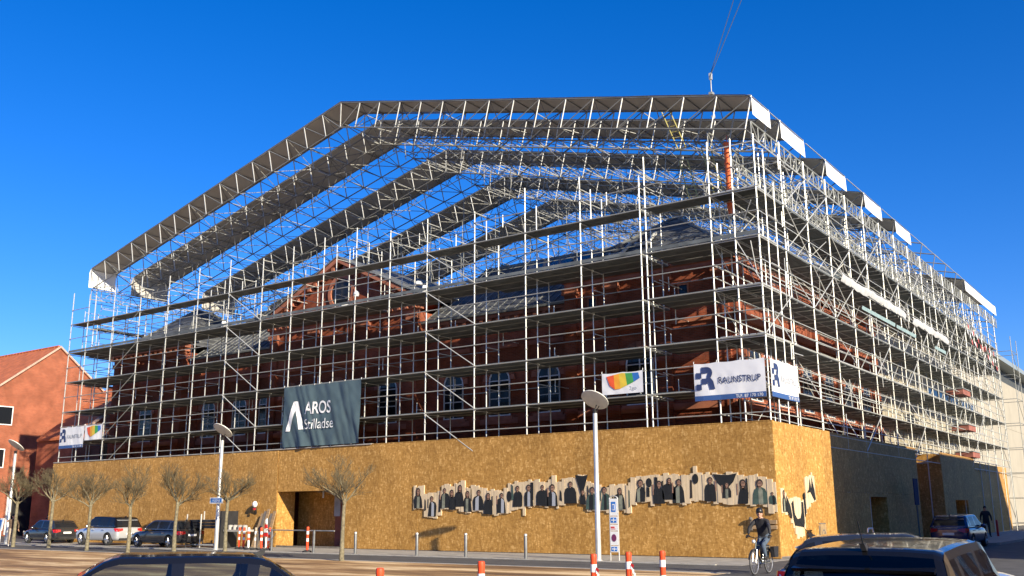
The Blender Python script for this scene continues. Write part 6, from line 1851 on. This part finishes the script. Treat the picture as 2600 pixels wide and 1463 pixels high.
place_person('person', 'worker in yellow-green vest bending on the truck bed', (2.2, 57.0, 1.06), R(70), standing(1.0, .3, (.3, -.3, .06), (-.3, -.35, .06), 1.1, lean=.28), colours('hivis', 'jacket_black', 'shoe'), 'white_band')

# ---- cyclist
cx_, cy_ = 2.60, -8.42
bk = thing('bicycle', 'city bicycle with black side bag ridden past the corner of the chipboard wall', 'bicycle', (cx_, cy_, 0))
WR, WB = .345, 1.08
def bwheel(y):
    m = mb('rubber'); M_ = Matrix.Translation((0, y, WR)) @ Matrix.Rotation(R(90), 4, 'Y')
    for k in range(30):
        a0 = 2 * math.pi * k / 30; a1 = 2 * math.pi * (k + 1) / 30
        m.tube((0, y + WR * .95 * math.cos(a0), WR + WR * .95 * math.sin(a0)), (0, y + WR * .95 * math.cos(a1), WR + WR * .95 * math.sin(a1)), .0185, n=6, caps=False)
    w_ = obj('wheel', m.mesh('wheel', True), bk)
    m = mb('rim')
    for k in range(24):
        a0 = 2 * math.pi * k / 24; a1 = 2 * math.pi * (k + 1) / 24
        m.tube((0, y + WR * .88 * math.cos(a0), WR + WR * .88 * math.sin(a0)), (0, y + WR * .88 * math.cos(a1), WR + WR * .88 * math.sin(a1)), .013, n=5, caps=False)
        m.tube(((.03 if k % 2 else -.03), y, WR), (0, y + WR * .88 * math.cos(a0), WR + WR * .88 * math.sin(a0)), .0022, n=3, caps=False)
    m.tube((-.05, y, WR), (.05, y, WR), .025, n=8); obj('rim', m.mesh('rim', True, 50), w_)
    return w_
yf, yr = -WB / 2, WB / 2                                     # heading -Y
bwheel(yf); bwheel(yr)
m = mb('bike_frame')
BBk = (0, yf + .60, .30); SEAT = (0, yr - .26, .93); HEAD = (0, yf + .20, .90); HEADL = (0, yf + .13, .72)
m.tube(BBk, SEAT, .018, n=8); m.tube(HEADL, BBk, .02, n=8); m.tube(HEAD, HEADL, .02, n=8); m.tube((0, yf + .16, .82), (0, yr - .28, .80), .017, n=8)
for s in (-.06, .06): m.tube((s, yr, WR), (0, yr - .27, .84), .009, n=6); m.tube((s, yr, WR), BBk, .01, n=6)
obj('frame', m.mesh('frame', True, 50), bk)
m = mb('rim')
for s in (-.055, .055): m.tube((s, yf, WR), (s * .9, yf + .12, .70), .012, n=6)
m.tube((-.055, yf + .12, .71), (.055, yf + .12, .71), .016, n=6); obj('fork', m.mesh('fork', True, 50), bk)
m = mb('black_plastic'); m.path([(-.33, yf + .44, 1.04), (-.24, yf + .26, 1.07), (0, yf + .18, 1.02), (.24, yf + .26, 1.07), (.33, yf + .44, 1.04)], .013, n=6); m.tube((0, yf + .18, 1.02), HEAD, .014, n=6); obj('handlebar', m.mesh('handlebar', True, 50), bk)
m = mb('black_plastic'); m.ball((0, yr - .22, .97), .12, .75, 1.2, .38); obj('saddle', m.mesh('saddle', True), bk)
m = mb('lamp_clear'); m.ball((0, yf + .04, .93), .055, 1, .9, 1); m.use('black_plastic'); m.tube((0, yf + .16, .92), (0, yf + .06, .92), .02, n=6); obj('headlight', m.mesh('headlight', True, 50), bk)
m = mb('black_plastic')
for y in (yf, yr):
    pts = [(0, y + (WR + .03) * math.cos(a), WR + (WR + .03) * math.sin(a)) for a in [R(15 + 15 * k) for k in range(11)]]
    for p, q in zip(pts[:-1], pts[1:]): m.poly([(p[0] - .03, p[1], p[2]), (p[0] + .03, p[1], p[2]), (q[0] + .03, q[1], q[2]), (q[0] - .03, q[1], q[2])])
obj('mudguard', m.mesh('mudguard', True), bk)
m = mb('galv_dull'); m.tube((-.06, yr - .1, .76), (-.06, yr + .3, .74), .009, n=5); m.tube((.06, yr - .1, .76), (.06, yr + .3, .74), .009, n=5)
for s in (-.07, .07): m.tube((s, yr, WR), (s, yr + .1, .75), .007, n=5)
obj('rack', m.mesh('rack'), bk)
m = mb('rim'); m.tube((-.09, *BBk[1:]), (.09, *BBk[1:]), .025, n=8); m.tube((.09, BBk[1], .30), (.10, BBk[1] - .12, .42), .012, n=5); m.tube((-.09, BBk[1], .30), (-.10, BBk[1] + .12, .18), .012, n=5)
m.use('black_plastic'); m.box(.09, BBk[1] - .17, .41, .20, BBk[1] - .07, .43); m.box(-.20, BBk[1] + .07, .17, -.09, BBk[1] + .17, .19); obj('crank', m.mesh('crank'), bk)
pb = thing('pannier_bag', 'black bag hanging on the rear rack of the bicycle', 'bag', (cx_, cy_, 0))
m = mb('jacket_black'); m.prism([(.09, yr - .02, .46), (.09, yr + .26, .46), (.09, yr + .32, .76), (.09, yr - .06, .76)], (.12, 0, 0)); m.prism([(-.09, yr - .05, .42), (-.09, yr + .32, .42), (-.09, yr + .36, .80), (-.09, yr - .1, .80)], (-.13, 0, 0)); obj('pouch', m.mesh('pouch'), pb)
Jc = {'pelvis': ((0, yr - .23, 1.04), (.15, .12)), 'waist': ((0, yr - .28, 1.20), (.15, .12)), 'chest': ((0, yr - .36, 1.42), (.175, .125)), 'neck': ((0, yr - .43, 1.575), .058), 'skull': ((0, yr - .46, 1.67), .062),
      'shL': ((.19, yr - .39, 1.49), .072), 'elL': ((.30, yr - .55, 1.27), .05), 'wrL': ((.325, yf + .50, 1.11), .036),
      'shR': ((-.19, yr - .39, 1.49), .072), 'elR': ((-.32, yr - .52, 1.30), .05), 'wrR': ((-.335, yf + .50, 1.11), .036),
      'hiL': ((.095, yr - .25, .98), .10), 'knL': ((.13, BBk[1] - .20, .82), .072), 'anL': ((.14, BBk[1] - .06, .49), .048), 'toL': ((.145, BBk[1] - .20, .455), .038),
      'hiR': ((-.095, yr - .25, .98), .10), 'knR': ((-.125, BBk[1] - .12, .64), .07), 'anR': ((-.14, BBk[1] + .16, .27), .048), 'toR': ((-.145, BBk[1] + .03, .225), .038)}
cyc = thing('person', 'person in black jacket, blue jeans and dark cap riding the bicycle', 'person', (cx_, cy_, 0))
cc = colours('jacket_black', 'jeans', 'shoe')
Hc = Vector(Jc['skull'][0]) + Vector((.0, -.015, .05)); fd = (.35, -1, -.12)
hnd = [((.325, yf + .50, 1.10), (.03, -1, -.25), (0, .1, 1), 'helmet_black'), ((-.335, yf + .50, 1.10), (-.03, -1, -.25), (0, .1, 1), 'helmet_black')]
m = person_mesh(Jc, BON, cc, (tuple(Hc), .108), fd, hands=hnd)
obj('body', m.mesh('body', True), cyc)
hm = hair_cap(Hc + Vector((0, 0, .012)), .112, fd, 'helmet_black'); F_ = Vector(fd).normalized()
hm.use('helmet_black'); hm.ball(Hc + F_ * .115 + Vector((0, 0, .062)), .07, 1, 1, .16)
obj('cap', hm.mesh('cap', True, 50), cyc)
m = mb('skin'); m.use('print_grey'); m.prism([(.215, yr - .47, 1.36), (.25, yr - .51, 1.34), (.25, yr - .51, 1.42), (.215, yr - .47, 1.44)], (.03, -.02, 0)); obj('sleeve_badge', m.mesh('sleeve_badge'), cyc)
